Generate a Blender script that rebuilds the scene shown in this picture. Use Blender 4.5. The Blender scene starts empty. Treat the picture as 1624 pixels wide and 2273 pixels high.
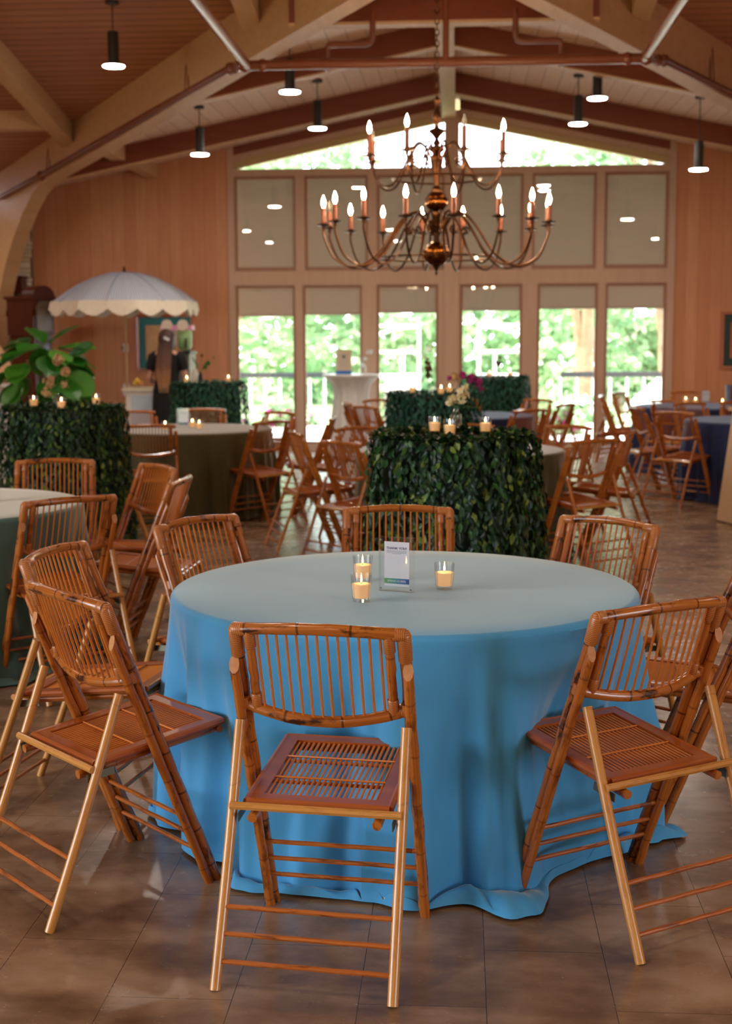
import bpy, bmesh, math, random
from mathutils import Vector, Matrix
PI = math.pi
S = bpy.context.scene
COL = S.collection
R = math.radians

# ---------------------------------------------------------------- camera, sky, sun, exposure
cam_d = bpy.data.cameras.new('camera'); cam = bpy.data.objects.new('camera', cam_d); COL.objects.link(cam)
F_PX, PITCH, YAW, ROLL = 3007.76, 0.12840, 0.06923, -0.00435
CAM_H = 1.579
_f = Vector((-math.sin(YAW)*math.cos(PITCH), math.cos(YAW)*math.cos(PITCH), -math.sin(PITCH)))
_r = Vector((math.cos(YAW), math.sin(YAW), 0)); _u = _r.cross(_f)
_r2 = math.cos(ROLL)*_r + math.sin(ROLL)*_u; _u2 = -math.sin(ROLL)*_r + math.cos(ROLL)*_u
cam.matrix_world = Matrix(((_r2.x, _u2.x, -_f.x, 0), (_r2.y, _u2.y, -_f.y, 0), (_r2.z, _u2.z, -_f.z, CAM_H), (0, 0, 0, 1)))
cam_d.sensor_fit = 'VERTICAL'; cam_d.sensor_height = 36.0; cam_d.sensor_width = 25.7
cam_d.lens = F_PX/2273*36.0
cam_d.clip_start = 0.05; cam_d.clip_end = 300
cam_d.dof.use_dof = True; cam_d.dof.focus_distance = 3.75; cam_d.dof.aperture_fstop = 3.9
S.camera = cam

world = bpy.data.worlds.new('sky'); S.world = world; world.use_nodes = True
wbg = world.node_tree.nodes['Background']
wbg.inputs[0].default_value = (0.80, 0.90, 1.0, 1); wbg.inputs[1].default_value = 7.0

sun_d = bpy.data.lights.new('sun', 'SUN'); sun = bpy.data.objects.new('sun', sun_d); COL.objects.link(sun)
sun_d.energy = 8.0; sun_d.angle = R(1.0); sun_d.color = (1.0, 0.95, 0.86)
sun.rotation_euler = Vector((0.62, 0.30, -0.72)).to_track_quat('-Z', 'Y').to_euler()

S.view_settings.view_transform = 'Standard'; S.view_settings.look = 'None'
S.view_settings.gamma = 1.0; S.view_settings.use_curve_mapping = False
S.view_settings.exposure = 0.88
cy = S.cycles
cy.max_bounces = 7; cy.diffuse_bounces = 3; cy.glossy_bounces = 3; cy.transmission_bounces = 4
cy.transparent_max_bounces = 12; cy.caustics_reflective = False; cy.caustics_refractive = False
cy.sample_clamp_indirect = 4.0; cy.use_denoising = True
cy.use_adaptive_sampling = True; cy.adaptive_threshold = 0.03

def portal(name, loc, rot, sx, sy):
    d = bpy.data.lights.new(name, 'AREA'); d.shape = 'RECTANGLE'; d.size = sx; d.size_y = sy
    d.cycles.is_portal = True
    o = bpy.data.objects.new(name, d); COL.objects.link(o); o.location = loc; o.rotation_euler = rot
portal('sky_portal_rear', (-0.15, 19.1, 2.2), (R(-90), 0, 0), 6.2, 4.6)
portal('sky_portal_right', (9.25, -2.6, 1.3), (0, R(90), 0), 2.6, 4.2)
portal('sky_portal_left', (-9.25, -1.0, 1.65), (0, R(-90), 0), 3.3, 7.6)

# ---------------------------------------------------------------- materials
def L(r, g, b):
    f = lambda c: (c/255/12.92) if c/255 <= 0.04045 else ((c/255+0.055)/1.055)**2.4
    return (f(r), f(g), f(b), 1)
class NT:
    def __init__(s, name):
        s.m = bpy.data.materials.new(name); s.m.use_nodes = True
        s.t = s.m.node_tree; s.t.nodes.clear()
        s.out = s.n('ShaderNodeOutputMaterial')
    def n(s, typ, **kw):
        x = s.t.nodes.new(typ)
        for k, v in kw.items(): setattr(x, k, v)
        return x
    def l(s, a, b): s.t.links.new(a, b)
    def val(s, sock, v):
        if hasattr(v, 'links'): s.l(v, sock)
        else: sock.default_value = v
    def math(s, op, a, b=0.0, c=None):
        x = s.n('ShaderNodeMath', operation=op); s.val(x.inputs[0], a); s.val(x.inputs[1], b)
        if c is not None: s.val(x.inputs[2], c)
        return x.outputs[0]
    def mix(s, f, a, b, mode='MIX'):
        x = s.n('ShaderNodeMix', data_type='RGBA', blend_type=mode)
        s.val(x.inputs[0], f); s.val(x.inputs[6], a); s.val(x.inputs[7], b); return x.outputs[2]
    def ramp(s, f, stops):
        x = s.n('ShaderNodeValToRGB'); e = x.color_ramp.elements
        while len(e) < len(stops): e.new(0.5)
        for el, (p, c) in zip(e, stops): el.position = p; el.color = c
        s.val(x.inputs[0], f); return x.outputs[0]
    def coord(s, k='Object'): return s.n('ShaderNodeTexCoord').outputs[k]
    def mapped(s, v, scale=(1, 1, 1), loc=(0, 0, 0)):
        x = s.n('ShaderNodeMapping'); s.l(v, x.inputs[0]); x.inputs['Scale'].default_value = scale; s.val(x.inputs['Location'], loc); return x.outputs[0]
    def noise(s, v, scale=5, detail=3, rough=0.5, dims='3D', w=None, out=0):
        x = s.n('ShaderNodeTexNoise', noise_dimensions=dims)
        s.l(v, x.inputs['Vector']); x.inputs['Scale'].default_value = scale
        x.inputs['Detail'].default_value = detail; x.inputs['Roughness'].default_value = rough
        if w is not None: s.val(x.inputs['W'], w)
        return x.outputs[out]
    def bump(s, h, strength=0.3, dist=0.01):
        x = s.n('ShaderNodeBump'); x.inputs['Strength'].default_value = strength; x.inputs['Distance'].default_value = dist
        s.l(h, x.inputs['Height']); return x.outputs[0]
    def bsdf(s, col, rough=0.5, **kw):
        p = s.n('ShaderNodeBsdfPrincipled'); s.val(p.inputs['Base Color'], col); s.val(p.inputs['Roughness'], rough)
        for k, v in kw.items(): s.val(p.inputs[k.replace('_', ' ')], v)
        s.l(p.outputs[0], s.out.inputs[0]); return p
def plain(name, col, rough=0.5, **kw):
    t = NT(name); t.bsdf(col, rough, **kw); return t.m
def mottled(name, c1, c2, scale=8, rough=0.5, stretch=(1, 1, 1), **kw):
    t = NT(name); n = t.noise(t.mapped(t.coord(), stretch), scale, 4, 0.6)
    t.bsdf(t.mix(t.ramp(n, [(0.3, (0, 0, 0, 1)), (0.7, (1, 1, 1, 1))]), c1, c2), rough, **kw); return t.m
def emit(name, col, strength):
    t = NT(name); e = t.n('ShaderNodeEmission'); e.inputs[0].default_value = col; e.inputs[1].default_value = strength
    t.l(e.outputs[0], t.out.inputs[0]); return t.m
def thin_glass(name, tint=(1, 1, 1, 1), refl=0.06, rough=0.0, edge=0.7):
    t = NT(name); a = t.n('ShaderNodeBsdfTransparent'); a.inputs[0].default_value = tint
    g = t.n('ShaderNodeBsdfGlossy'); g.inputs['Roughness'].default_value = rough
    fr = t.n('ShaderNodeLayerWeight'); fr.inputs[0].default_value = 0.25
    f = t.math('MULTIPLY_ADD', fr.outputs[0], edge, refl)
    m = t.n('ShaderNodeMixShader'); t.l(f, m.inputs[0]); t.l(a.outputs[0], m.inputs[1]); t.l(g.outputs[0], m.inputs[2])
    t.l(m.outputs[0], t.out.inputs[0]); return t.m
def planks(name, across, width, c1, c2, c3, rough=0.55, grain=None, knots=0.0, groove=0.05, gdark=0.5):
    """boards: 'across' is the axis crossing the boards (0,1,2)"""
    t = NT(name); co = t.coord(); sp = t.n('ShaderNodeSeparateXYZ'); t.l(co, sp.inputs[0])
    u = t.math('DIVIDE', sp.outputs[across], width)
    idx = t.math('FLOOR', u); fr = t.math('FRACT', u)
    wn = t.n('ShaderNodeTexWhiteNoise', noise_dimensions='1D'); t.l(idx, wn.inputs['W'])
    st = [1.2, 1.2, 1.2]; st[across] = 16
    n = t.noise(t.mapped(co, st), 2.2, 5, 0.62, '4D', t.math('MULTIPLY', wn.outputs[0], 37))
    col = t.mix(wn.outputs[0], c1, c2)
    col = t.mix(t.math('MULTIPLY', t.ramp(n, [(0.35, (0, 0, 0, 1)), (0.75, (1, 1, 1, 1))]), 0.55), col, c3)
    if knots:
        v = t.n('ShaderNodeTexVoronoi'); s2 = [1, 1, 1]; s2[across] = 2.2
        t.l(t.mapped(co, s2), v.inputs['Vector']); v.inputs['Scale'].default_value = 1.6
        k = t.math('LESS_THAN', v.outputs['Distance'], 0.045)
        col = t.mix(t.math('MULTIPLY', k, knots), col, tuple(x*0.25 for x in c3[:3])+(1,))
    e = t.math('MINIMUM', fr, t.math('SUBTRACT', 1.0, fr))
    gr = t.math('LESS_THAN', e, groove)
    col = t.mix(t.math('MULTIPLY', gr, gdark), col, tuple(x*0.3 for x in c3[:3])+(1,))
    hgt = t.math('SUBTRACT', t.math('MULTIPLY', n, 0.2), gr)
    t.bsdf(col, rough, Normal=t.bump(hgt, 0.5, 0.008)); return t.m
def grained(name, c1, c2, c3, along=0, rough=0.5, scale=2.0, **kw):
    t = NT(name); co = t.coord(); st = [9, 9, 9]; st[along] = 0.7
    oi = t.n('ShaderNodeObjectInfo')
    n = t.noise(t.mapped(co, st), scale, 5, 0.6, '4D', t.math('MULTIPLY', oi.outputs['Random'], 20))
    b = t.noise(co, 1.3, 3, 0.5)
    col = t.mix(t.ramp(n, [(0.3, (0, 0, 0, 1)), (0.7, (1, 1, 1, 1))]), c1, c2)
    col = t.mix(t.math('MULTIPLY', b, 0.5), col, c3)
    t.bsdf(col, rough, **kw); return t.m
def bamboo(name, c1, c2, dark, rough=0.28, node=0.135, blotch=0.5, ringw=0.045, ringa=0.7):
    """varnished cane: UV is (turn, metres along the pole)"""
    t = NT(name); uv = t.coord('UV'); oi = t.n('ShaderNodeObjectInfo'); rnd = oi.outputs['Random']
    sp = t.n('ShaderNodeSeparateXYZ'); t.l(uv, sp.inputs[0])
    v = t.math('ADD', sp.outputs[1], t.math('MULTIPLY', rnd, 0.3))
    wob = t.noise(t.coord(), 3.0, 1, 0.5)
    ph = t.math('FRACT', t.math('ADD', t.math('DIVIDE', v, node), t.math('MULTIPLY', wob, 0.5)))
    ring = t.math('LESS_THAN', ph, ringw)
    n1 = t.noise(t.mapped(uv, (2.5, 10, 1)), 1.0, 4, 0.65, '4D', t.math('MULTIPLY', rnd, 50))
    n2 = t.noise(t.mapped(uv, (16, 2.0, 1)), 1.0, 3, 0.6, '4D', t.math('MULTIPLY', rnd, 31))
    col = t.mix(t.ramp(n2, [(0.3, (0, 0, 0, 1)), (0.7, (1, 1, 1, 1))]), c1, c2)
    col = t.mix(t.math('MULTIPLY', t.ramp(n1, [(0.53, (0, 0, 0, 1)), (0.63, (1, 1, 1, 1))]), blotch), col, dark)
    col = t.mix(t.math('MULTIPLY', ring, ringa), col, dark)
    t.bsdf(col, rough, Coat_Weight=0.35, Coat_Roughness=0.12, Normal=t.bump(t.math('SUBTRACT', n2, ring), 0.25, 0.003)); return t.m

M = {}
M['floor'] = None
def floor_mat():
    t = NT('vinyl_tile'); co = t.coord(); sp = t.n('ShaderNodeSeparateXYZ'); t.l(co, sp.inputs[0])
    cb = t.n('ShaderNodeCombineXYZ'); t.l(t.math('ADD', sp.outputs[1], 18.286), cb.inputs[0]); t.l(t.math('ADD', sp.outputs[0], 1.1496+0.3048*40), cb.inputs[1])
    b = t.n('ShaderNodeTexBrick'); t.l(cb.outputs[0], b.inputs['Vector'])
    b.offset = 0.5; b.offset_frequency = 2; b.squash = 1.0
    b.inputs['Scale'].default_value = 1.0; b.inputs['Brick Width'].default_value = 0.6096; b.inputs['Row Height'].default_value = 0.3048
    b.inputs['Mortar Size'].default_value = 0.0009; b.inputs['Mortar Smooth'].default_value = 0.1; b.inputs['Bias'].default_value = 0
    b.inputs['Color1'].default_value = (0, 0, 0, 1); b.inputs['Color2'].default_value = (1, 1, 1, 1)
    tone = t.n('ShaderNodeSeparateColor'); t.l(b.outputs['Color'], tone.inputs[0])
    n = t.noise(t.mapped(co, (1.0, 1.8, 1)), 2.6, 6, 0.58, '4D', t.math('MULTIPLY', tone.outputs[0], 0.10))
    n2 = t.noise(co, 9.0, 4, 0.6)
    col = t.ramp(n, [(0.34, L(84, 60, 42)), (0.46, L(124, 96, 72)), (0.56, L(156, 126, 98)), (0.68, L(176, 150, 122))])
    col = t.mix(t.math('MULTIPLY', n2, 0.35), col, L(150, 118, 88))
    col = t.mix(b.outputs['Fac'], col, L(35, 25, 18))
    rg = t.math('MULTIPLY_ADD', n2, 0.14, 0.19)
    t.bsdf(col, rg, Specular_IOR_Level=0.65, Normal=t.bump(t.math('SUBTRACT', t.math('MULTIPLY', n2, 0.25), b.outputs['Fac']), 0.12, 0.004)); return t.m
M['floor'] = floor_mat()
M['wall'] = planks('cedar_boards', 0, 0.16, L(204, 138, 96), L(216, 158, 114), L(182, 114, 74), 0.5, groove=0.035, gdark=0.22)
M['wing_ceiling'] = planks('pale_ceiling_boards', 0, 0.19, L(240, 208, 182), L(248, 224, 202), L(226, 186, 158), 0.6, knots=0.4, groove=0.025, gdark=0.6)
M['main_ceiling'] = planks('ceiling_boards', 1, 0.14, L(184, 124, 88), L(198, 140, 104), L(164, 104, 72), 0.55, knots=0.6, groove=0.075, gdark=0.75)
M['beam_brown'] = grained('brown_beam', L(120, 56, 30), L(138, 68, 38), L(106, 48, 26), 0, 0.55)
M['beam_pale'] = grained('pale_beam', L(206, 166, 122), L(222, 186, 144), L(188, 146, 104), 1, 0.55)
M['frame'] = grained('window_frame_wood', L(196, 160, 134), L(206, 172, 148), L(186, 148, 122), 2, 0.55)
M['sash'] = grained('sash_wood_shadowed', L(160, 116, 90), L(172, 128, 102), L(146, 102, 78), 2, 0.55)  # frame wood darkened to put the reveal's shadow into the colour
M['trim_tan'] = plain('tan_trim', L(196, 168, 118), 0.6)
M['glass'] = thin_glass('window_glass', (0.97, 0.975, 0.97, 1), 0.05)
M['clear'] = thin_glass('clear_glass', (0.99, 0.99, 0.99, 1), 0.03, 0.0, 0.4)
M['acrylic'] = thin_glass('acrylic', (0.98, 0.985, 0.99, 1), 0.04, 0.0, 0.45)
def shade_mat():
    t = NT('roller_shade'); co = t.coord()
    n = t.noise(t.mapped(co, (4, 4, 160)), 1.0, 2, 0.5)
    col = t.mix(n, L(194, 180, 164), L(206, 192, 176))
    d = t.n('ShaderNodeBsdfDiffuse'); t.l(col, d.inputs[0]); tr = t.n('ShaderNodeBsdfTranslucent'); t.l(col, tr.inputs[0])
    m = t.n('ShaderNodeMixShader'); m.inputs[0].default_value = 0.22
    t.l(d.outputs[0], m.inputs[1]); t.l(tr.outputs[0], m.inputs[2]); t.l(m.outputs[0], t.out.inputs[0]); return t.m
M['shade'] = shade_mat()
M['pipe'] = plain('pipe_paint', L(122, 68, 46), 0.24)
M['bronze'] = plain('aged_brass', L(92, 58, 32), 0.3, Metallic=0.9)
M['brass_ball'] = mottled('polished_brass', L(124, 76, 30), L(98, 56, 22), 6, 0.2, Metallic=1.0)
M['copper'] = plain('copper_sleeve', L(150, 82, 54), 0.4, Metallic=0.2)
M['bulb_on'] = emit('lit_bulb', (1.0, 0.70, 0.40, 1), 120)
M['bulb_off'] = plain('clear_bulb', L(240, 225, 205), 0.1, Transmission_Weight=0.6)
M['black_metal'] = plain('black_metal', L(38, 32, 28), 0.4)
M['lamp_disc'] = emit('lamp_disc', (1.0, 0.87, 0.72, 1), 115)
def cloth_mat(name, c, c2=None, sheen=0.6, rough=0.75, tint=(1, 0.95, 0.85, 1)):
    t = NT(name); co = t.coord(); n = t.noise(t.mapped(co, (1, 1, 0.4)), 1.6, 3, 0.5)
    w = t.noise(co, 420, 2, 0.5)
    col = t.mix(n, c, c2 or c)
    t.bsdf(col, rough, Sheen_Weight=sheen, Sheen_Roughness=0.35, Sheen_Tint=tint, Normal=t.bump(w, 0.05, 0.001)); return t.m
M['cloth_blue'] = cloth_mat('sky_blue_linen', L(62, 156, 214), L(76, 168, 222), 0.75, 0.7, (0.96, 0.88, 0.60, 1))
M['cloth_teal'] = cloth_mat('grey_teal_linen', L(70, 112, 112), L(84, 124, 122), 1.0, 0.7, (1, 0.88, 0.68, 1))
M['cloth_olive'] = cloth_mat('olive_linen', L(84, 76, 40), L(70, 64, 34), 0.9)
M['cloth_navy'] = cloth_mat('navy_linen', L(16, 36, 86), L(12, 30, 76), 0.35, 0.7, (0.7, 0.85, 1, 1))
M['cloth_white'] = cloth_mat('white_linen', L(226, 230, 232), L(236, 238, 240), 0.2)
M['bam_dark'] = bamboo('tortoise_bamboo', L(148, 76, 22), L(192, 116, 44), L(38, 13, 5), 0.24, 0.135, 0.95)
M['bam_mid'] = bamboo('amber_bamboo', L(160, 84, 24), L(196, 118, 44), L(76, 26, 6), 0.26, 0.16, 0.6, 0.04, 0.4)
M['bam_light'] = bamboo('pale_rattan_pole', L(192, 130, 58), L(206, 150, 78), L(140, 78, 28), 0.24, 0.9, 0.35, 0.008, 0.3)
M['rung'] = bamboo('cane_rung', L(160, 80, 26), L(192, 112, 42), L(80, 30, 8), 0.28, 0.9, 0.7)
M['cane'] = bamboo('cane_spindle', L(196, 106, 28), L(208, 124, 42), L(140, 68, 20), 0.32, 0.9, 0.25)
M['wrap'] = bamboo('rattan_binding', L(184, 106, 44), L(204, 130, 62), L(96, 48, 16), 0.4, 0.0052, 0.1, 0.3, 0.75)
M['seat_wood'] = grained('seat_frame_wood', L(166, 82, 28), L(188, 104, 42), L(136, 62, 20), 0, 0.28, Coat_Weight=0.3)
M['slat'] = plain('seat_slat', L(208, 126, 56), 0.35)
M['bam_cut'] = mottled('cut_cane_end', L(206, 146, 92), L(188, 124, 70), 60, 0.6)
M['steel'] = plain('zinc_plate', L(120, 118, 100), 0.4, Metallic=0.8)
def leaf_mat(name, stops, trans=0.12, rough=0.4, spec=0.4):
    t = NT(name); g = t.n('ShaderNodeNewGeometry'); col = t.ramp(g.outputs['Random Per Island'], stops)
    p = t.n('ShaderNodeBsdfPrincipled'); t.l(col, p.inputs['Base Color']); p.inputs['Roughness'].default_value = rough
    p.inputs['Specular IOR Level'].default_value = spec
    tr = t.n('ShaderNodeBsdfTranslucent'); t.l(col, tr.inputs[0])
    m = t.n('ShaderNodeMixShader'); m.inputs[0].default_value = trans
    t.l(p.outputs[0], m.inputs[1]); t.l(tr.outputs[0], m.inputs[2]); t.l(m.outputs[0], t.out.inputs[0]); return t.m
M['skirt_leaf'] = leaf_mat('silk_leaf', [(0.0, L(8, 40, 24)), (0.6, L(20, 64, 32)), (0.86, L(48, 94, 36)), (1.0, L(128, 150, 60))])
M['skirt_teal'] = leaf_mat('silk_leaf_cool', [(0.0, L(14, 62, 48)), (0.5, L(24, 84, 64)), (0.85, L(40, 104, 84)), (1.0, L(60, 126, 92))])
M['skirt_core'] = plain('dark_underskirt', L(16, 30, 16), 0.9)
M['fig_leaf'] = leaf_mat('fig_leaf', [(0.0, L(28, 92, 24)), (0.5, L(46, 120, 30)), (1.0, L(92, 160, 52))], 0.2, 0.35, 0.5)
M['tree_leaf'] = leaf_mat('tree_leaf', [(0.0, L(104, 142, 100)), (0.5, L(132, 166, 116)), (0.8, L(172, 196, 150)), (1.0, L(236, 216, 204))], 0.45, 0.6, 0.2)
M['bark'] = mottled('bark', L(110, 86, 66), L(142, 116, 92), 5, 0.9)
M['wax'] = plain('glowing_candle_wax', L(255, 212, 160), 0.5, Subsurface_Weight=0.6, Subsurface_Radius=(0.02, 0.01, 0.005), Emission_Color=(1.0, 0.46, 0.14, 1), Emission_Strength=0.22)  # faint emission stands in for flame light glowing through the wax
M['flame'] = emit('flame', (1.0, 0.66, 0.26, 1), 30)
M['white'] = plain('white_paint', L(236, 234, 230), 0.45)
M['skin'] = plain('skin', L(214, 160, 136), 0.5, Subsurface_Weight=0.1)
M['black_cloth'] = plain('black_dress_cloth', L(9, 10, 14), 0.8)
M['mahogany'] = grained('mahogany', L(74, 30, 20), L(92, 40, 26), L(54, 20, 14), 2, 0.3)
def stone_mat():
    t = NT('ledge_stone'); g = t.n('ShaderNodeNewGeometry')
    col = t.ramp(g.outputs['Random Per Island'], [(0.0, L(226, 206, 160)), (0.4, L(240, 226, 194)), (0.75, L(250, 244, 228)), (1.0, L(228, 190, 136))])  # tones raised to carry lamplight falling on the stone
    n = t.noise(t.coord(), 9, 4, 0.6)
    t.bsdf(t.mix(t.math('MULTIPLY', n, 0.3), col, L(160, 140, 104)), 0.85, Normal=t.bump(n, 0.5, 0.02)); return t.m
M['stone'] = stone_mat()
M['mortar'] = plain('mortar', L(120, 104, 76), 0.95)

# ---------------------------------------------------------------- mesh helpers
class MB:
    def __init__(s): s.v = []; s.f = []; s.uv = []; s.mi = []; s.cur = 0
    def face(s, idx, uv=None): s.f.append(tuple(idx)); s.uv.append(uv); s.mi.append(s.cur)
    def box(s, lo, hi, rot=None, piv=None):
        b = len(s.v)
        pts = [Vector((x, y, z)) for z in (lo[2], hi[2]) for y in (lo[1], hi[1]) for x in (lo[0], hi[0])]
        if rot is not None:
            c = Vector(piv) if piv is not None else (Vector(lo)+Vector(hi))/2
            pts = [c + rot @ (p-c) for p in pts]
        s.v += [tuple(p) for p in pts]
        for q in ((0, 2, 3, 1), (4, 5, 7, 6), (0, 1, 5, 4), (2, 6, 7, 3), (0, 4, 6, 2), (1, 3, 7, 5)): s.face([b+i for i in q])
        return s
    def beam(s, a, b_, w, h, up=(0, 0, 1)):
        """square bar from a to b_, w across, h along up"""
        a = Vector(a); b_ = Vector(b_); d = (b_-a).normalized(); u = Vector(up); r = d.cross(u).normalized(); u = r.cross(d)
        b = len(s.v)
        for p in (a, b_):
            for (i, j) in ((-1, -1), (1, -1), (1, 1), (-1, 1)): s.v.append(tuple(p + r*i*w/2 + u*j*h/2))
        for q in ((0, 1, 2, 3), (7, 6, 5, 4), (0, 4, 5, 1), (1, 5, 6, 2), (2, 6, 7, 3), (3, 7, 4, 0)): s.face([b+i for i in q])
        return s
    def prism(s, poly, fn0, fn1):
        b = len(s.v); n = len(poly)
        s.v += [tuple(fn0(p)) for p in poly] + [tuple(fn1(p)) for p in poly]
        s.face([b+i for i in range(n)][::-1]); s.face([b+n+i for i in range(n)])
        for i in range(n): j = (i+1) % n; s.face([b+i, b+j, b+n+j, b+n+i])
        return s
    def tube(s, pts, rad, sides=8, caps=True, sx=1.0, sy=1.0, ref=None, closed=False):
        pts = [Vector(p) for p in pts]; n = len(pts)
        if not hasattr(rad, '__len__'): rad = [rad]*n
        b = len(s.v); ln = 0.0; lens = []
        t0 = (pts[1]-pts[0]).normalized()
        u = Vector(ref) if ref is not None else (Vector((0, 0, 1)) if abs(t0.z) < 0.9 else Vector((1, 0, 0)))
        u = (u - t0*u.dot(t0)).normalized()
        for i, p in enumerate(pts):
            if closed: t = (pts[(i+1) % n]-pts[i-1]).normalized()
            else: t = (pts[min(i+1, n-1)]-pts[max(i-1, 0)]).normalized()
            u = (u - t*u.dot(t)).normalized(); w = t.cross(u)
            if i: ln += (p-pts[i-1]).length
            lens.append(ln)
            sxx = sx[i] if hasattr(sx, '__len__') else sx; syy = sy[i] if hasattr(sy, '__len__') else sy
            for k in range(sides):
                a = 2*PI*k/sides; s.v.append(tuple(p + u*math.cos(a)*rad[i]*sxx + w*math.sin(a)*rad[i]*syy))
        m = n if closed else n-1
        for i in range(m):
            i2 = (i+1) % n
            for k in range(sides):
                k2 = (k+1) % sides
                s.face((b+i*sides+k, b+i*sides+k2, b+i2*sides+k2, b+i2*sides+k),
                       ((k/sides, lens[i]), ((k+1)/sides, lens[i]), ((k+1)/sides, lens[i2] if i2 else ln), (k/sides, lens[i2] if i2 else ln)))
        if caps and not closed:
            s.face([b+k for k in range(sides)][::-1]); s.face([b+(n-1)*sides+k for k in range(sides)])
        return s
    def lathe(s, prof, seg=24, c=(0, 0, 0), caps=True, wob=None):
        b = len(s.v); n = len(prof)
        for (r, z) in prof:
            for k in range(seg):
                a = 2*PI*k/seg; rr = r if wob is None else wob(r, z, a)
                s.v.append((c[0]+rr*math.cos(a), c[1]+rr*math.sin(a), c[2]+z))
        for i in range(n-1):
            for k in range(seg):
                k2 = (k+1) % seg
                s.face((b+i*seg+k, b+i*seg+k2, b+(i+1)*seg+k2, b+(i+1)*seg+k), ((k/seg, prof[i][1]), ((k+1)/seg, prof[i][1]), ((k+1)/seg, prof[i+1][1]), (k/seg, prof[i+1][1])))
        if caps:
            if prof[0][0] > 1e-5: s.face([b+k for k in range(seg)][::-1])
            if prof[-1][0] > 1e-5: s.face([b+(n-1)*seg+k for k in range(seg)])
        return s
    def leaf(s, p, d, nrm, ln, wd, fold=0.25, rows=1):
        """a folded pointed leaf from p along d"""
        p = Vector(p); d = Vector(d).normalized(); nn = Vector(nrm); nn = (nn - d*nn.dot(d))
        nn = nn.normalized() if nn.length > 1e-5 else d.orthogonal().normalized()
        sd = d.cross(nn); b = len(s.v)
        tip = p + d*ln - nn*ln*0.12
        s.v += [tuple(p), tuple(p+d*ln*0.4+sd*wd/2+nn*wd*fold), tuple(p+d*ln*0.42), tuple(p+d*ln*0.4-sd*wd/2+nn*wd*fold), tuple(tip),
                tuple(p+d*ln*0.75+sd*wd*0.36+nn*wd*fold*0.6-nn*ln*0.06), tuple(p+d*ln*0.75-sd*wd*0.36+nn*wd*fold*0.6-nn*ln*0.06)]
        s.face((b, b+2, b+1)); s.face((b, b+3, b+2)); s.face((b+1, b+2, b+4, b+5)); s.face((b+2, b+3, b+6, b+4))
        return s
    def build(s, name, mat, parent=None, smooth=True, loc=None, angle=40):
        me = bpy.data.meshes.new(name); me.from_pydata(s.v, [], s.f)
        mats = mat if isinstance(mat, (list, tuple)) else [mat]
        for m in mats: me.materials.append(m)
        if len(mats) > 1:
            for p, i in zip(me.polygons, s.mi): p.material_index = i
        if any(u is not None for u in s.uv):
            lay = me.uv_layers.new(name='UVMap'); k = 0
            for p, u in zip(me.polygons, s.uv):
                for j, li in enumerate(p.loop_indices):
                    lay.data[li].uv = u[j] if u is not None else (0.1*j, 0.02)
        me.update()
        if smooth:
            me.shade_smooth()
            try: me.set_sharp_from_angle(angle=R(angle))
            except Exception: pass
        o = bpy.data.objects.new(name, me); COL.objects.link(o)
        if parent is not None: o.parent = parent
        if loc is not None: o.location = loc
        return o
def thing(name, label, cat, loc=(0, 0, 0), rz=0.0, group=None):
    o = bpy.data.objects.new(name, None); COL.objects.link(o); o.empty_display_size = 0.1
    o.location = loc; o.rotation_euler = (0, 0, rz); o['label'] = label; o['category'] = cat
    if group: o['group'] = group
    return o
def tag(o, label, cat, group=None):
    o['label'] = label; o['category'] = cat
    if group: o['group'] = group
    return o
def struct(o): o['kind'] = 'structure'; return o
def dup(root, loc, rz, label, group=None, scale=None):
    r = root.copy(); COL.objects.link(r); r.location = loc; r.rotation_euler = (0, 0, rz); r['label'] = label
    if group: r['group'] = group
    if scale: r.scale = scale
    for ch in list(root.children):
        c = ch.copy(); COL.objects.link(c); c.parent = r
        for g in list(ch.children):
            d = g.copy(); COL.objects.link(d); d.parent = c
    return r
def text(name, body, size, loc, rot, mat, parent, align='CENTER', ext=0.0003):
    cu = bpy.data.curves.new(name, 'FONT'); cu.body = body; cu.size = size; cu.align_x = align; cu.align_y = 'CENTER'; cu.extrude = ext
    tmp = bpy.data.objects.new(name, cu); COL.objects.link(tmp); bpy.context.view_layer.update()
    me = bpy.data.meshes.new_from_object(tmp.evaluated_get(bpy.context.evaluated_depsgraph_get())); bpy.data.objects.remove(tmp); bpy.data.curves.remove(cu)
    me.materials.clear(); me.materials.append(mat); o = bpy.data.objects.new(name, me); COL.objects.link(o); o.location = loc; o.rotation_euler = rot; o.parent = parent
    return o
def arc(p0, p1, bow, n=12):
    p0 = Vector(p0); p1 = Vector(p1); bow = Vector(bow)
    return [p0.lerp(p1, i/n) + bow*math.sin(PI*i/n) for i in range(n+1)]

# ---------------------------------------------------------------- the room
WY = 18.83; CX = -0.16
def zw(x): return 4.77 - 0.205*abs(x-CX)          # wing ceiling
def zm(y): return 4.07 + 0.17*(16.1-y)            # main ceiling, rising towards the camera
YR = 4.0
def zmain(y): return zm(y) if y >= YR else zm(YR) - 0.17*(YR-y)
VS = 0.805; VY = 10.76
struct(MB().box((-9.2, -5.2, -0.15), (9.2, WY+0.12, 0)).build('floor', M['floor'], smooth=False))
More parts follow.
